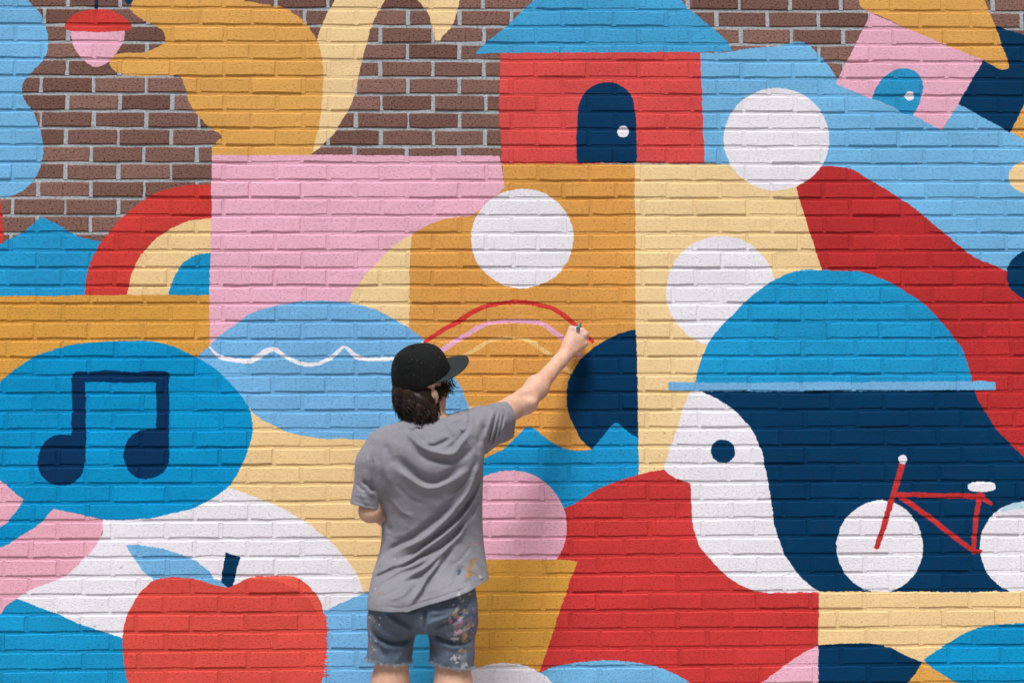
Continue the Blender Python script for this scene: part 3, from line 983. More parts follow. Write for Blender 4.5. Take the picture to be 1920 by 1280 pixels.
c = n.mix(n.math('MULTIPLY', n.rng(dist.outputs['Value'], .03, .16, 1, 0), n.rng(n.noise(co, 60, 3, .6)[0], .60, .64, 0, .6)), c, lin((150, 175, 200)))
skin_mat = n.final(c, .5, n.bump(n.math('ADD', n.noise(co, 260, 3, .6)[0], n.noise(co, 70, 3, .6)[0]), .0022, .6), **{'Subsurface Weight': .12, 'Subsurface Scale': .01, 'Specular IOR Level': .35})
n = NT('dark_brown_hair')
co = n.coord('Object')
c = n.mix(n.noise(co, 60, 3)[0], lin((17, 12, 9)), lin((58, 40, 25)))
hair_mat = n.final(c, .5, None, **{'Specular IOR Level': .28})

# ---- head frame: he looks right and up at his hand
U0 = np.array([0.0, -.42, .907])                          # the head leans back
R0 = np.array([1.0, 0, 0])
F0 = np.cross(U0, R0)
ang = math.radians(52)
HF = R0 * math.sin(ang) + F0 * math.cos(ang)
HL = R0 * math.cos(ang) - F0 * math.sin(ang)              # towards his right ear
HU = np.cross(HL, HF)
HR = np.stack([HF, HL, HU], 1)
HC = at(789, 713, -0.575)
def hd(f, l, u):
    return HC + HR @ np.array([f, l, u])


# ---- joints
SHR, ELR, WRR = at(896, 800, -.52), at(985, 751, -.295), at(1060, 665, -.125)
SHL, ELL_, WRL = at(712, 842, -.60), at(694, 957, -.585), at(775, 975, -.36)
KNUCK = at(1085, 620, -.085)

# ---- body: one continuous skin
def arm_right(B):
    B.cone(SHR, ELR + (ELR - SHR) * -.04, .050, .0400, .02)
    B.cone(SHR * .25 + ELR * .75, ELR, .0375, .0385, .02)
    B.ball(ELR + np.array([.006, -.012, -.014]), (.026, .026, .026), None, .02)
    q = ELR * .72 + WRR * .28
    B.cone(ELR, q, .0370, .0375, .03)
    B.ball(q + np.array([-.002, -.004, .000]), (.039, .039, .039), None, .03)
    B.ball(at(992, 739, -.352), (.032, .022, .018), None, .02, sub=True)
    B.cone(q, WRR * .85 + ELR * .15, .0355, .0262, .02)
    B.cone(WRR * .85 + ELR * .15, WRR, .0262, .0260, .015)


def hand_right(B):
    d = (KNUCK - WRR) / np.linalg.norm(KNUCK - WRR)               # along the back of the hand
    side = np.cross(d, np.array([0, 1, 0]))
    side /= np.linalg.norm(side)                                   # towards the little finger, down and right in the picture
    nrm = np.cross(side, d)
    if nrm[1] > 0:
        nrm = -nrm                                                 # out of the back of the hand, towards the camera
    L = np.linalg.norm(KNUCK - WRR)
    B.cone(WRR, WRR + d * L * .55 + side * .002, .0265, .030, .015, flat=(nrm, 1.25))
    roots = []
    for i, (o, r, ln) in enumerate(((-.028, .0098, 1.0), (-.009, .0102, 1.06), (.010, .0096, 1.0), (.027, .0085, .86))):
        kn = WRR + d * (L * (1.0 - .05 * abs(i - 1))) + side * o + nrm * .004
        B.cone(WRR + d * L * .25 + side * o * .6, kn, .0145, .0125, .012)
        B.ball(kn + nrm * .003, (.0115, .0115, .0115), None, .008)
        # curled: out over the brush, down towards the wall, back under
        a = kn + (d * .55 - nrm * .62 + side * (-.10 + .04 * i)) * .036 * ln
        b = a + (-nrm * .75 - d * .55 + side * -.05) * .024 * ln
        c = b + (-d * .9 - nrm * .05 + side * -.05) * .019 * ln
        B.cone(kn, a, r * 1.08, r, .004)
        B.cone(a, b, r, r * .93, .004)
        B.cone(b, c, r * .93, r * .8, .004)
        roots.append((kn, a, b, c))
    th0 = WRR + d * L * .30 - side * .022 - nrm * .004
    th1 = WRR + d * L * .72 - side * .043 - nrm * .006
    th2 = th1 + d * .030 + side * .008 - nrm * .004
    th3 = th2 + d * .020 + side * .016 - nrm * .006
    B.cone(th0, th1, .017, .0135, .012)
    B.cone(th1, th2, .0130, .0112, .004)
    B.cone(th2, th3, .0112, .0088, .004)
    return d, side, nrm, roots, th3


fine = Field(np.minimum.reduce([SHR * .3 + ELR * .7, KNUCK]) - np.array([.07, .08, .09]), np.maximum.reduce([ELR, KNUCK]) + np.array([.09, .10, .10]), .0030)
arm_right(fine)
hd_d, hd_s, hd_n, fing, thumb_tip = hand_right(fine)
V1, Q1 = fine.mesh()
# skin detail of the forearm: tendons
V1 = relax(V1, Q1, 1, .3)

coarse = Field(np.array([at(640, 700, YB)[0], -.86, 0.02]), np.array([at(960, 700, YB)[0], -.26, 1.82]), .0065)
B = coarse
B.cone(SHR, SHR * .40 + ELR * .60, .050, .041, .02)
B.cone(SHL, ELL_, .040, .035, .02)
B.ball(ELL_ + np.array([0, -.012, -.006]), (.029, .028, .030), None, .02)
B.cone(ELL_, ELL_ * .6 + WRL * .4, .034, .038, .02)
B.cone(ELL_ * .6 + WRL * .4, WRL, .038, .026, .02)
B.ball(WRL + np.array([.012, .07, -.002]), (.035, .05, .022), None, .02)
for i in range(4):
    p = WRL + np.array([-.020 + .020 * i, .11, .004])
    B.cone(p, p + np.array([.004, .035, -.012]), .0095, .009, .005)
    B.cone(p + np.array([.004, .035, -.012]), p + np.array([.006, .045, -.040]), .009, .0078, .005)
B.cone(WRL + np.array([.03, .05, 0]), WRL + np.array([.052, .095, -.01]), .013, .010, .008)
zz = [at(800, p, YB)[2] for p in (772, 800, 840, 900, 1000, 1080, 1130, 1185)]
cxs = [at((l + r) / 2, 900, YB)[0] for l, r in ((775, 830), (735, 880), (712, 893), (716, 890), (726, 890), (716, 892), (708, 888), (706, 886))]
ha = [(r - l) / 2 / 537 for l, r in ((775, 830), (735, 880), (712, 893), (716, 890), (726, 890), (716, 892), (708, 888), (706, 886))]
B.loft(zz, cxs, [v * .93 for v in ha], [YB + v for v in (.01, .01, .0, .02, .055, .045, .02, .01)], [.045, .070, .080, .078, .062, .062, .070, .070], 2.3, .03)
NK = at(799, 800, -.565)
B.cone(NK, hd(-.020, 0, -.075), .066, .058, .03)
for hx, kx, ax in ((739, 728, 733), (846, 852, 850)):
    hip, kn, an = at(hx, 1175, YB), at(kx, 1345, YB + .015), at(ax, 1580, YB - .03)
    hip[1], an[2] = YB - .005, .09
    B.cone(hip, kn, .056, .055, .02)
    B.ball(hip * .36 + kn * .64, (.062, .062, .07), None, .03)
    B.cone(kn, kn * .65 + an * .35 + np.array([0, -.022, 0]), .050, .054, .03)
    B.cone(kn * .65 + an * .35 + np.array([0, -.016, 0]), an, .052, .034, .03)
    B.cone(an, an + np.array([0, .02, -.055]), .036, .036, .02)
    B.cone(an + np.array([0, .01, -.05]), an + np.array([0, .15, -.062]), .036, .024, .02)
# head
B.ball(hd(0, 0, .012), (.096, .077, .098), HR, .02)
B.ball(hd(.030, 0, -.062), (.062, .057, .062), HR, .035)
B.cone(hd(.055, .0, -.090), hd(.078, 0, -.105), .030, .018, .02)
for s in (-1, 1):
    B.ball(hd(-.006, .084 * s, -.036), (.019, .013, .031), HR, .006)
    B.cone(hd(.020, .050 * s, -.060), hd(.062, .026 * s, -.098), .022, .016, .02)
    B.ball(hd(.070, .036 * s, -.040), (.020, .022, .016), HR, .015)
    B.ball(hd(.097, .031 * s, -.014), (.014, .016, .011), HR, .010, sub=True)
B.cone(hd(.092, 0, -.012), hd(.114, 0, -.046), .009, .013, .010)
B.ball(hd(.098, 0, -.073), (.011, .022, .006), HR, .006)
B.ball(hd(.096, 0, -.084), (.010, .019, .006), HR, .006)
V2, Q2 = coarse.mesh()
V2 = relax(V2, Q2, 2, .45)
body = kid(sdf_obj('body', np.concatenate([V1, V2]), np.concatenate([Q1, Q2 + len(V1)]), skin_mat, person))
eye_mat = NT('eye_white')
eye_mat = eye_mat.final(lin((225, 222, 216)), .2)
for s in (-1, 1):
    bm = bmesh.new()
    bmesh.ops.create_uvsphere(bm, u_segments=14, v_segments=8, radius=.0115)
    me = bpy.data.meshes.new('eye')
    bm.to_mesh(me)
    bm.free()
    me.materials.append(eye_mat)
    e = kid(link(bpy.data.objects.new('eye', me), person))
    e.location = hd(.080, .031 * s, -.016)

# ---- T-shirt
rows = ((768, 779, 826, .050), (780, 764, 842, .068), (792, 744, 866, .086), (803, 724, 884, .100), (818, 706, 898, .112), (835, 698, 903, .120), (855, 697, 905, .124), (880, 699, 905, .126),
        (910, 704, 904, .126), (940, 711, 903, .124), (965, 714.5, 903, .122), (990, 716, 903.5, .122), (1015, 715.5, 905, .123), (1035, 712, 907, .125), (1055, 706, 910, .128),
        (1075, 700, 913, .130), (1100, 695, 917, .132), (1130, 692.5, 921, .134), (1165, 691, 926, .136))
T = Field(np.array([at(640, 900, YB)[0], -.80, at(800, 1175, YB)[2]]), np.array([at(985, 900, YB)[0], -.28, at(800, 735, YB)[2]]), .0036)
zs = [at(800, r[0], YB)[2] for r in rows]
T.loft(zs, [at((r[1] + r[2]) / 2, r[0], YB)[0] for r in rows], [(r[2] - r[1]) / 2 / 541 for r in rows],
       [YB + .012 + v for v in (.03, .018, .006, -.004, -.014, -.024, -.028, -.022, -.006, .012, .025, .035, .040, .038, .030, .018, .004, -.008, -.012)], [r[3] for r in rows], 2.25, .0)
T.ball(at(745, 850, YB - .07), (.075, .05, .10), None, .04)          # shoulder blades
T.ball(at(858, 835, YB - .06), (.070, .05, .10), None, .04)
T.ball(at(750, 1138, YB - .058), (.102, .108, .104), None, .03)
T.ball(at(845, 1138, YB - .058), (.102, .108, .104), None, .03)
# left sleeve hangs, right sleeve rises with the arm
T.cone(at(719, 836, -.595), at(703, 870, -.60), .058, .060, .03)
T.cone(at(703, 870, -.60), at(687, 945, -.585), .060, .0550, .03)
CU = at(948, 790, -.40)
T.cone(at(868, 812, -.545), at(905, 800, -.50), .078, .066, .03)
T.cone(at(905, 796, -.50), at(968, 772, -.345), .062, .052, .025)
T.cone(at(900, 826, -.50), at(940, 812, -.41), .046, .026, .035)
T.cone(at(940, 812, -.41), at(962, 808, -.36), .026, .024, .03)
V, Q = T.mesh()
V = relax(V, Q, 4, .5)
N = vnormals(V, Q)
SHIRT_FOLDS = (
    ('880,768 890,785 897,806 899,836', -.0025, 1.5), ('711,808 700,828 695,852 693,875', -.0025, 1.5), ('724,812 760,805 800,812', -.0015, 3), ('815,790 840,793 868,782', .003, 3),
    ('742,905 770,935 800,945', -.003, 4), ('730,930 752,958 780,970', .003, 4), ('850,905 865,895 880,900', .003, 3), ('722,1000 740,1010 756,1008', -.003, 3.5), ('810,1108 838,1096 862,1082', .003, 3), ('705,1120 730,1112 752,1100', -.003, 3.5), ('730,1125 752,1117 768,1106', .003, 3), ('842,1062 866,1046 884,1020', -.003, 3),
    ('668,905 676,915 686,920', -.004, 2.5), ('664,925 676,930 690,933', .003, 2.5), ('885,815 893,832 899,852', -.004, 3), ('872,820 884,838 894,858', .003, 3),
    ('688,1136.5 730,1137 766,1136 880,1100 902,1088 916,1080', -.0030, 1.5), ('660,937 690,947 710,950', -.0025, 1.3), ('941,752 947,770 948,795 939,824', -.0025, 1.3),
    ('690,1148 730,1149 766,1148 880,1112', .004, 3),
    ('757,797 771,817 786,833 803,843 822,849 843,852 855,847 867,829 881,812 889,797', .011, 5.5),
    ('771,838 795,855 820,862 846,864 872,852 894,831', -.010, 7),
    ('773,804 784,803 794,805', -.009, 2.6), ('797,834 812,836 826,831 846,821', -.008, 4), ('770,806 784,818 798,831', -.004, 4),
    ('838,840 850,834 861,822 872,806', -.005, 4),
    ('736,850 757,870 777,888 795,899 817,902 838,894 855,879 874,868', -.013, 8.5),
    ('740,876 760,891 781,905 798,914 817,913 838,905 863,891 888,880', .010, 7),
    ('722,830 728,850 742,872', -.004, 6), ('716,850 722,880 735,910', .004, 6),
    ('899,866 887,905 874,930 848,960', .009, 4.5), ('904,877 895,912 881,938 866,962', -.012, 4),
    ('893,862 880,890 862,910 840,930', -.007, 4.5), ('902,905 897,935 888,960', .007, 3), ('900,930 893,950 884,972', -.009, 3),
    ('712,1044 745,1022 771,1008 790,994 809,979 827,964 845,945 858,925', -.013, 6.5),
    ('735,1034 770,1021 801,1005 827,982 852,957 869,932 880,910', .011, 5.5),
    ('742,1048 775,1038 790,1026 809,1011 837,990 861,967 882,939 890,915', -.013, 5.5),
    ('718,1070 745,1059 771,1047 799,1026 827,1007 856,982 876,957 891,929', .012, 4.5),
    ('735,1074 755,1064 782,1047 809,1033 835,1019 861,993 882,963 893,935', -.011, 4.5),
    ('698,1098 724,1084 752,1067 782,1056 806,1042', .010, 4.5),
    ('700,1084 722,1074 746,1060', -.010, 4),
    ('745,1090 771,1077 799,1062 827,1037 846,1019 865,1000 876,972 892,940', .008, 4.5),
    ('752,1097 776,1085 803,1069 832,1042 852,1024', -.007, 5),
    ('766,1134 775,1124 786,1108 799,1085 818,1059 842,1025', .009, 4), ('776,1132 793,1112 806,1088 825,1063 848,1030', -.008, 4),
    ('757,1120 772,1108 786,1090 800,1076', -.005, 6), ('846,1100 858,1080 868,1058', -.004, 6), ('858,1108 872,1084 884,1060', .004, 6),
    ('717,955 722,975 728,990 734,1000', -.010, 5), ('712,930 716,960 717,985', -.006, 4),
    ('680,898 690,911 703,922', -.012, 4), ('684,906 694,922 704,930', .006, 4), ('693,846 698,880 703,915 711,945 716,962', -.008, 4.5), ('690,850 694,885 698,908', .006, 4), ('676,918 682,935 690,948', .004, 4),
    ('931,772 923,803 914,836', -.014, 2.6), ('938,777 931,807 919,838', -.013, 2.4), ('945,776 940,799 932,822', -.012, 2.4),
    ('934.5,775 927,805 917,836', .006, 2.4), ('941.5,776 936,803 925,832', .006, 2.4), ('948,778 946,800 940,818', .004, 2.5),
    ('926,770 916,800 908,830', .005, 4), ('857,770 859,774 863,780', -.010, 2.4), ('876,770 880,777 882,786', -.008, 2.6), ('871,772 875,780 876,792', .005, 3),
    ('886,800 893,815 899,838', -.003, 6), ('905,780 897,800 889,822', .005, 6), ('910,795 902,815 897,835', -.005, 5),
    ('759,792 768,800 780,805', .005, 3), ('835,790 845,803 852,818', .004, 5), ('862,800 868,806 872,800', .006, 3),
    ('745,930 760,960 775,985', .003, 10), ('800,930 815,945 830,945', .003, 9))
V = folds(V, N, [(s, a * (1.45 if w > 3.6 else 1.25), w) for s, a, w in SHIRT_FOLDS], YB)
# small random wrinkles and a shallow ripple along the hem
ph = V @ np.array([[31.0, 17, 9], [-13, 29, 21], [19, -23, 37]])
V[:, 1] += .0010 * np.sin(ph[:, 0] * 1.7) * np.sin(ph[:, 1] * 1.3) + .0006 * np.sin(ph[:, 2] * 3.1 + ph[:, 0])
V = relax(V, Q, 1, .3)
shirt = kid(sdf_obj('t_shirt', V, Q, shirt_mat, person))


def plane(ax, ay, bx, by, yy):
    """Plane that is seen edge-on as the line a-b in the photograph; normal to the right of a->b."""
    a, b = at(ax, ay, yy), at(bx, by, yy)
    nrm = np.cross(b - a, a - CAM)
    return a, nrm / np.linalg.norm(nrm)


def zx(px, py):
    p = at(px, py, YB)
    return p[0], p[2]


# hem in three slanted cuts
xa, xb = at(766, 1140, YB)[0], at(880, 1140, YB)[0]
low = at(800, 1050, YB)[2]
for (p0, q0, x0, x1) in (((690, 1143.5), (766, 1143.5), -9, xa), ((766, 1143.5), (880, 1107.5), xa, xb), ((880, 1107.5), (918, 1087), xb, 9)):
    a, nrm = plane(*p0, *q0, YB - .10)
    if nrm[2] > 0:
        nrm = -nrm
    nrm = np.array([nrm[0], 0, nrm[2]])
    nrm /= np.linalg.norm(nrm)
    cut(shirt, a, nrm, lambda c: x0 <= c.x < x1 and c.z < low)
ax_ = at(708, 900, YB)[0]
a = at(684, 948, -.64)
nrm = np.array([-.30, 0, -1.0])
a2, b2 = at(659, 944, -.585), at(712, 957, -.585)
dd = b2 - a2
nrm = np.array([dd[2], 0, -dd[0]])
nrm /= np.linalg.norm(nrm)
xl, zl = at(711.0, 950, -.59)[0], at(700, 915, -.59)[2]
zmin = at(700, 1000, -.6)[2]
cut(shirt, a2, nrm, lambda c: c.x < xl and zmin < c.z < zl)
a3 = at(951, 790, -.385)
nrm = ELR - SHR
nrm = nrm / np.linalg.norm(nrm)
nrm = nrm * .6 + np.array([1, .12, .16]) * .6
nrm /= np.linalg.norm(nrm)
xr = at(925, 790, -.4)[0]
cut(shirt, a3, nrm, lambda c: c.x > xr)
# neckline
nk = at(799, 789, YB)
zn = at(800, 812, YB)[2]
cut(shirt, nk, np.array([.06, .28, 1.0]) / np.linalg.norm([.06, .28, 1.0]), lambda c: abs(c.x - nk[0]) < .075 and c.z > zn)
md = shirt.modifiers.new('thickness', 'SOLIDIFY')
md.thickness = .0026
md.offset = -1
# collar rib: a band round the neck
bm = bmesh.new()
rr = []
for i in range(40):
    t = 2 * math.pi * i / 40
    c, s = math.cos(t), math.sin(t)
    x, y = nk[0] + .068 * c, YB + .004 + .066 * s
    z = nk[2] - (.06 * (x - nk[0]) + .28 * (y - YB))
    ring = []
    for q in range(6):
        u = 2 * math.pi * q / 6
        ring.append(bm.verts.new((x + .003 * c * math.cos(u), y + .003 * s * math.cos(u), z + .0085 * math.sin(u) + .001)))
    rr.append(ring)
for i in range(40):
    for q in range(6):
        bm.faces.new((rr[i][q], rr[(i + 1) % 40][q], rr[(i + 1) % 40][(q + 1) % 6], rr[i][(q + 1) % 6]))
bmesh.ops.recalc_face_normals(bm, faces=bm.faces)
me = bpy.data.meshes.new('collar')
bm.to_mesh(me)
bm.free()
me.polygons.foreach_set('use_smooth', [True] * len(me.polygons))
me.materials.append(shirt_mat)
link(bpy.data.objects.new('collar', me), shirt)

# ---- shorts
H = Field(np.array([at(660, 1100, YB)[0], -.74, at(800, 1285, YB)[2]]), np.array([at(925, 1100, YB)[0], -.39, at(800, 1070, YB)[2]]), .0046)
hr = ((1075, 706, 884, .112), (1100, 701, 889, .118), (1125, 697, 892, .122), (1150, 694.5, 893, .124), (1172, 694, 892, .118), (1184, 702, 886, .09))
H.loft([at(800, r[0], YB)[2] for r in hr], [at((r[1] + r[2]) / 2, r[0], YB)[0] for r in hr], [(r[2] - r[1]) / 2 / 541 for r in hr], [YB] * 6, [r[3] for r in hr], 2.4, 0)
H.ball(at(748, 1142, YB - .050), (.082, .080, .085), None, .03)
H.ball(at(843, 1142, YB - .050), (.082, .080, .085), None, .03)
for x0, x1, x2 in ((737, 730.5, 724), (847, 848, 848)):
    H.cone(at(x0, 1165, YB - .01), at(x1, 1225, YB), .083, .0735, .018)
    H.cone(at(x1, 1225, YB), at(x2, 1290, YB + .004), .0735, .0705, .012)
V, Q = H.mesh()
V = relax(V, Q, 2, .5)
N = vnormals(V, Q)
SHORT_FOLDS = (
    ('695,1178 704,1190 715,1198 732,1204 754,1204 776,1192', -.014, 5), ('698,1190 712,1206 730,1213 752,1213 770,1206', .006, 5), ('700,1172 716,1186 734,1193 756,1192', .007, 6),
    ('729,1148 742,1158 756,1168 778,1181', -.010, 4.5), ('722,1150 738,1164 755,1175 774,1186', .007, 5),
    ('802,1182 818,1190 834,1200 856,1205 879,1200 890,1186', -.014, 4.5), ('806,1194 830,1208 856,1213 880,1208', .006, 5),
    ('804,1181 829,1170 854,1161 870,1142 878,1122', -.010, 4.5), ('800,1172 828,1160 848,1150 862,1134', .007, 5), ('832,1192 856,1190 878,1178', .007, 6),
    ('797,1135 797,1160 797,1183', -.012, 3.2), ('786,1140 778,1155 776,1170', .004, 7), ('808,1142 815,1155 816,1168', .004, 7),
    ('806,1192 812,1212 818,1236', -.010, 5), ('776,1196 770,1216 764,1236', -.008, 5), ('705,1200 714,1218 722,1232', -.007, 6), ('716,1200 726,1222', .005, 5),
    ('764,1206 750,1228 742,1246', .005, 5), ('842,1218 838,1236 836,1250', .004, 5), ('866,1212 868,1234', -.004, 5), ('735,1143 765,1150 790,1149', .005, 5), ('806,1148 830,1147 852,1138', .006, 5))
V = folds(V, N, [(s, a * 1.45, w) for s, a, w in SHORT_FOLDS], YB)
ph = V @ np.array([[41.0, 17, 9], [-13, 39, 21], [19, -23, 47]])
V[:, 1] += .0009 * np.sin(ph[:, 0] * 1.9) * np.sin(ph[:, 1] * 1.5)
V = relax(V, Q, 1, .3)
shorts = kid(sdf_obj('shorts', V, Q, shorts_mat, person))
a, nrm = plane(690, 1132, 915, 1084, YB)
nrm = np.array([nrm[0], 0, nrm[2]])
nrm *= np.sign(nrm[2]) / np.linalg.norm(nrm)
cut(shorts, a, nrm, lambda c: True)
xm = at(797, 1200, YB)[0]
zl = at(800, 1215, YB)[2]
for p0, q0, lr in (((690, 1242), (768, 1247), -1), ((810, 1246), (886, 1257), 1)):
    a, nrm = plane(*p0, *q0, YB - .07)
    nrm = np.array([nrm[0], 0, nrm[2]])
    nrm *= -np.sign(nrm[2]) / np.linalg.norm(nrm)
    nrm = nrm + np.array([0, .10, 0])
    cut(shorts, a, nrm / np.linalg.norm(nrm), (lambda c: c.x < xm and c.z < zl) if lr < 0 else (lambda c: c.x >= xm and c.z < zl))
md = shorts.modifiers.new('thickness', 'SOLIDIFY')
md.thickness = .003
md.offset = -1
# frayed threads round both cut-off hems
n = NT('frayed_thread')
fray_mat = n.final(lin((150, 158, 170)), .9)
TV, TF = [], []


def thread(p, d, ln, w=.0005, curl=.4, segs=3, out=(TV, TF)):
    Vt, Ft = out
    p = np.array(p, float)
    d = np.array(d, float)
    prev = None
    for s in range(segs + 1):
        ww = w * (1 - .8 * s / segs)
        k = len(Vt)
        e1 = np.cross(d, [.3, 1, .1])
        e1 /= np.linalg.norm(e1) + 1e-9
        e2 = np.cross(d, e1)
        for q in range(3):
            u = 2.094 * q
            Vt.append(p + (e1 * math.cos(u) + e2 * math.sin(u)) * ww)
        if prev is not None:
            for q in range(3):
                Ft.append((prev + q, prev + (q + 1) % 3, k + (q + 1) % 3, k + q))
        prev = k
        d = d + rng.normal(0, curl, 3) * .5
        d /= np.linalg.norm(d)
        p = p + d * ln / segs


bm = bmesh.new()
bm.from_mesh(shorts.data)
rim = [v.co.copy() for v in bm.verts if v.is_boundary and v.co.z < zl]
bm.free()
for p in rim:
    for _ in range(7):
        q = np.array(p) + rng.normal(0, .002, 3) + np.array([0, 0, .003])
        thread(q, np.array([rng.normal(0, .9), rng.normal(-.2, .5), -1.0]), abs(rng.normal(.006, .005)) + .003, .00055)
for p in (at(768, 1240, YB - .03), at(811, 1240, YB - .03)):
    for k in range(4):
        thread(p + rng.normal(0, .004, 3), (0, 0, -1), rng.uniform(.03, .055), .0006, .25, 6)
fr = mesh_obj('frayed_hem', TV, TF, fray_mat, shorts)

# ---- cap
CP = at(789.5, 707, -.578)
CUv = np.array([-.24, -.46, .855])
CUv /= np.linalg.norm(CUv)
_fr = np.cross(CUv, R0)
_fr /= np.linalg.norm(_fr)
_rt = np.cross(_fr, CUv)
ca = math.radians(71)                                     # worn a little askew
CFv = _rt * math.sin(ca) + _fr * math.cos(ca)
CL = _rt * math.cos(ca) - _fr * math.sin(ca)


def cp_(f, l, u):
    return CP + CFv * f + CL * l + CUv * u


NU, NVv = 60, 18
CAPF, CAPL, CAPH = .104, .096, .112
CV, CF_ = [], []
for j in range(NVv + 1):
    t = j / NVv
    hgt = CAPH * math.sin(t * math.pi / 2) ** .92
    rad = math.cos(t * math.pi / 2) ** .62 if j < NVv else 0.0
    for i in range(NU):
        a = 2 * math.pi * i / NU
        seam = min(abs(((a + math.pi / 6) % (math.pi / 3)) - math.pi / 6), 1) / .06
        g = 1 - .026 * math.exp(-seam ** 2) * (1 - t * .6)
        g *= 1 + .008 * math.sin(3 * a + 5 * t) * t + .006 * math.sin(7 * a - 9 * t) * (1 - t) * t * 3
        flat = 1 + .05 * math.cos(a) * t * (1 - t) * 3            # stands up at the front
        low = -.010 * (1 - t) * (math.cos(a) < -.2) * (-math.cos(a))
        CV.append(cp_(CAPF * rad * g * flat * math.cos(a), CAPL * rad * g * math.sin(a), hgt + low))
for j in range(NVv):
    for i in range(NU):
        k = (i + 1) % NU
        CF_.append((j * NU + i, j * NU + k, (j + 1) * NU + k, (j + 1) * NU + i))
cap = kid(mesh_obj('cap', CV, CF_, cap_mat, person, True))
bm = bmesh.new()
bm.from_mesh(cap.data)
bmesh.ops.remove_doubles(bm, verts=bm.verts, dist=1e-4)
bmesh.ops.recalc_face_normals(bm, faces=bm.faces)
bm.to_mesh(cap.data)
bm.free()
md = cap.modifiers.new('thickness', 'SOLIDIFY')
md.thickness = .003
BVt, BF = [], []
NA, NB_ = 28, 8
for j in range(NB_ + 1):
    v = j / NB_
    for i in range(NA + 1):
        a = math.radians(-78 + 156 * i / NA)
        ex = .074 * max(0, math.cos(a * 1.10)) ** .36
        f = CAPF * math.cos(a) * .985 + v * ex
        l = CAPL * math.sin(a) * (.985 + .05 * v)
        u = .006 - 1.6 * l * l * (.3 + .7 * v) + .004 * v
        BVt.append(cp_(f, l, u))
for j in range(NB_):
    for i in range(NA):
        BF.append((j * (NA + 1) + i, j * (NA + 1) + i + 1, (j + 1) * (NA + 1) + i + 1, (j + 1) * (NA + 1) + i))
n = NT('dark_brim_cloth')
co = n.coord('Object')
brim_mat = n.final(n.mix(n.noise(co, 30, 3)[0], lin((9, 21, 27)), lin((15, 29, 35))), .8, n.bump(n.noise(co, 900, 2)[0], .0006, .5))
brim = mesh_obj('brim', BVt, BF, brim_mat, cap, True)
md = brim.modifiers.new('thickness', 'SOLIDIFY')
md.thickness = .004
md.offset = 0
bm = bmesh.new()
bmesh.ops.create_uvsphere(bm, u_segments=12, v_segments=6, radius=.008)
me = bpy.data.meshes.new('button')
bm.to_mesh(me)
bm.free()
me.materials.append(cap_mat)
bt = link(bpy.data.objects.new('button', me), cap)
bt.location = cp_(0, 0, CAPH)

# ---- hair: a shaggy mass under the cap with loose curls
G = Field(HC - .17, HC + .15, .004)
G.ball(hd(-.018, .002, -.022), (.084, .081, .062), HR, .01)
G.ball(hd(-.040, .006, -.060), (.058, .066, .044), HR, .03)
G.ball(at(790, 764, -.608), (.050, .040, .042), None, .035)
G.ball(at(795, 778, -.604), (.042, .034, .028), None, .03)
G.ball(hd(.112, 0, -.02), (.075, .2, .2), HR, .015, sub=True)
G.ball(hd(.002, .090, -.050), (.012, .022, .015), HR, .006, sub=True)
V, Q = G.mesh()
N = vnormals(V, Q)
ph = V * 95
V += N * (.0040 * np.sin(ph[:, 0] + 2 * np.sin(ph[:, 2] * .7)) * np.sin(ph[:, 2] * 1.2 + ph[:, 1]))[:, None]
V = relax(V, Q, 1, .4)
keep = (V - CP) @ CUv < .03
Qk = Q[keep[Q].all(1)]
hair = kid(sdf_obj('hair', V, Qk, hair_mat, person))
LV, LF = [], []
cand = np.nonzero(keep & (((V - CP) @ CUv) < .012))[0]
for i in rng.choice(cand, 1400):
    p, nr = V[i], N[i]
    down = np.array([0, 0, -1.0])
    tang = np.cross(nr, down)
    dirn = down * .95 + nr * rng.uniform(-.12, .14) + tang * rng.normal(0, .5) + np.array([.12, 0, 0])
    ph0, tw = rng.uniform(0, 6.28), rng.uniform(.002, .0055)
    ln = rng.uniform(.028, .055)
    dirn /= np.linalg.norm(dirn)
    a1 = np.cross(dirn, nr)
    a1 /= np.linalg.norm(a1) + 1e-9
    prev = None
    segs = 8
    for s in range(segs + 1):
        t = s / segs
        w = .0019 * (1 - t) ** .55 + .0003
        c = p - nr * .0035 + dirn * ln * t + (a1 * math.cos(ph0 + 5.5 * t) + nr * math.sin(ph0 + 5.5 * t)) * tw * (.3 + t) - a1 * math.cos(ph0) * tw * .3 + nr * .002 * t - nr * .004 * t * t
        k = len(LV)
        for q in range(3):
            u = 2.094 * q
            LV.append(c + (a1 * math.cos(u) + nr * math.sin(u)) * w)
        if prev is not None:
            for q in range(3):
                LF.append((prev + q, prev + (q + 1) % 3, k + (q + 1) % 3, k + q))
        prev = k
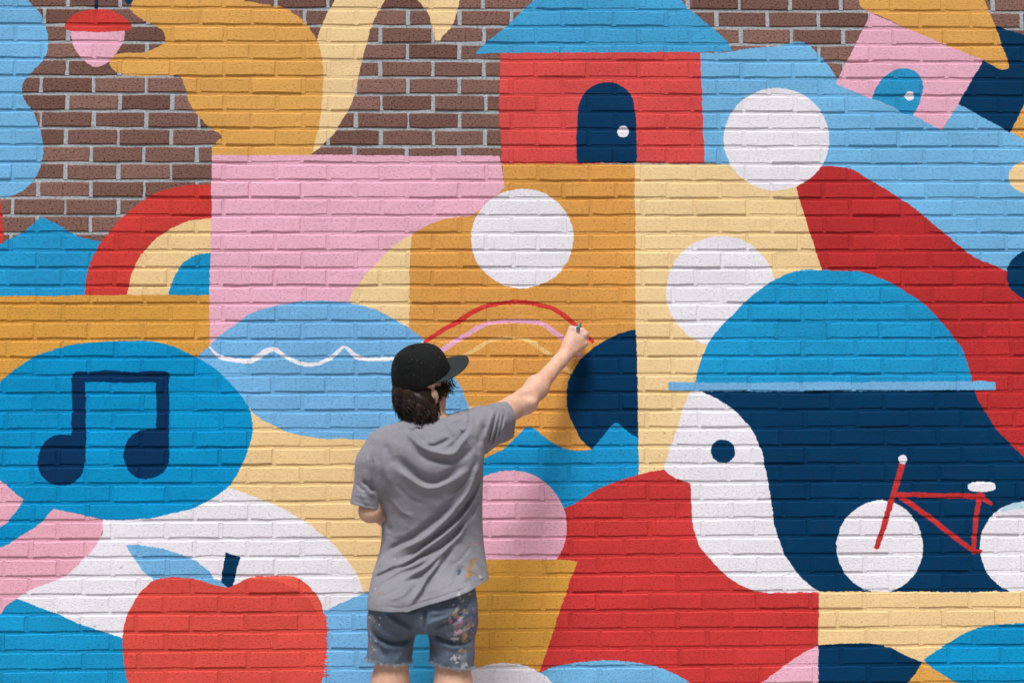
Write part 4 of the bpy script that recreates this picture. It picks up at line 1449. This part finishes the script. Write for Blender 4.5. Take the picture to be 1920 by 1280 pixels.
for s in (1, -1):                                                   # curls at the temple, in front of the ear
    for q0 in range(150):
        if q0 < 80:
            p = hd(rng.uniform(.034, .086), s * rng.uniform(.056, .074), rng.uniform(-.030, .012))
        else:
            p = hd(rng.uniform(.004, .046), s * rng.uniform(.074, .082), rng.uniform(-.040, .010))
        o = HL * s
        d0 = HF * rng.uniform(.1, .8) + o * rng.uniform(.0, .5) - HU * rng.uniform(.5, 1.0)
        d0 /= np.linalg.norm(d0)
        a1 = np.cross(d0, o)
        a1 /= np.linalg.norm(a1)
        ph0, ln, prev = rng.uniform(0, 6.28), rng.uniform(.02, .038), None
        for q_ in range(8):
            t = q_ / 7
            c = p + d0 * ln * t + (a1 * math.cos(ph0 + 5 * t) + o * math.sin(ph0 + 5 * t)) * .006 * t
            k = len(LV)
            for q in range(3):
                LV.append(c + (a1 * math.cos(2.094 * q) + o * math.sin(2.094 * q)) * (.0013 * (1 - t) + .0003))
            if prev is not None:
                for q in range(3):
                    LF.append((prev + q, prev + (q + 1) % 3, k + (q + 1) % 3, k + q))
            prev = k
mesh_obj('curls', LV, LF, hair_mat, hair, True)

# ---- shoes
n = NT('white_canvas')
shoe_mat = n.final(lin((200, 198, 192)), .85, n.bump(n.noise(n.coord(), 700, 2)[0], .0008, .5))
n = NT('shoe_rubber')
sole_mat = n.final(lin((225, 222, 214)), .6)
for ax in (733, 850):
    an = at(ax, 1580, YB - .03)
    x, y = an[0], an[1]
    SH = Field(np.array([x - .09, y - .11, .012]), np.array([x + .09, y + .25, .17]), .006)
    SH.cone((x, y - .005, .085), (x, y + .01, .05), .050, .050, .02)
    SH.cone((x, y + .02, .055), (x, y + .17, .045), .050, .042, .02)
    SH.cone((x, y - .03, .045), (x, y + .02, .045), .042, .044, .02)
    V, Q = SH.mesh()
    V[:, 2] = np.maximum(V[:, 2], .022)
    s = kid(sdf_obj('shoe', relax(V, Q, 2, .4), Q, shoe_mat, person))
    m = ell(0, 0, .052, .135, 2.6, 28)
    sv = [(x + a, y + .068 + b, z) for z in (.002, .027) for a, b in m]
    mesh_obj('sole', sv, [tuple(range(28)), tuple(range(55, 27, -1))] + [(i, (i + 1) % 28, 28 + (i + 1) % 28, 28 + i) for i in range(28)], sole_mat, s)

# ------------------------------------------------------------------ the brush in his hand
tip = at(1087, 606, -.004)
end = at(1083.5, 615, -.120)
ax = (tip - end) / np.linalg.norm(tip - end)
L = np.linalg.norm(tip - end)
e1 = np.cross(ax, [0, 0, 1])
e1 /= np.linalg.norm(e1)
e2 = np.cross(ax, e1)


def lathe(prof, flatten=None, seg=14):
    Vv, Ff = [], []
    for (t, r) in prof:
        for q in range(seg):
            u = 2 * math.pi * q / seg
            Vv.append(end + ax * t + e1 * r * math.cos(u) * (flatten(t) if flatten else 1) + e2 * r * math.sin(u))
    for j in range(len(prof) - 1):
        for q in range(seg):
            Ff.append((j * seg + q, j * seg + (q + 1) % seg, (j + 1) * seg + (q + 1) % seg, (j + 1) * seg + q))
    Ff.append(tuple(range(seg))[::-1])
    Ff.append(tuple(range((len(prof) - 1) * seg, len(prof) * seg)))
    return Vv, Ff


brush = link(bpy.data.objects.new('paint_brush', None))
brush.location = tuple(end)
tag(brush, 'small paint brush with teal handle end gripped in the raised right hand', 'paint brush')
BINV = Matrix.Translation(brush.location).inverted()
n = NT('teal_lacquer')
teal = n.final(n.mix(n.rng(n.noise(n.coord(), 120, 2)[0], .5, .7), lin((28, 120, 140)), lin((60, 150, 165))), .35)
n = NT('ferrule_metal')
ferr = n.final(lin((190, 190, 188)), .3, None, Metallic=1.0)
n = NT('red_paint_bristle')
brs = n.final(n.mix(n.noise(n.coord(), 300, 2)[0], lin((190, 52, 50)), lin((214, 66, 60))), .6)
for nm, prof, mt, fl in (('handle', [(0, .002), (.0015, .0052), (.005, .0072), (.012, .0075), (.035, .0062), (.07, .0056), (L * .66, .006)], teal, None),
                         ('ferrule', [(L * .66, .0066), (L * .70, .0066), (L * .80, .0072)], ferr, None),
                         ('bristles', [(L * .80, .0070), (L * .90, .0085), (L * .97, .0075), (L, .004)], brs, None)):
    v, f = lathe(prof)
    ob = mesh_obj(nm, v, f, mt, brush, True)
    ob.matrix_parent_inverse = BINV
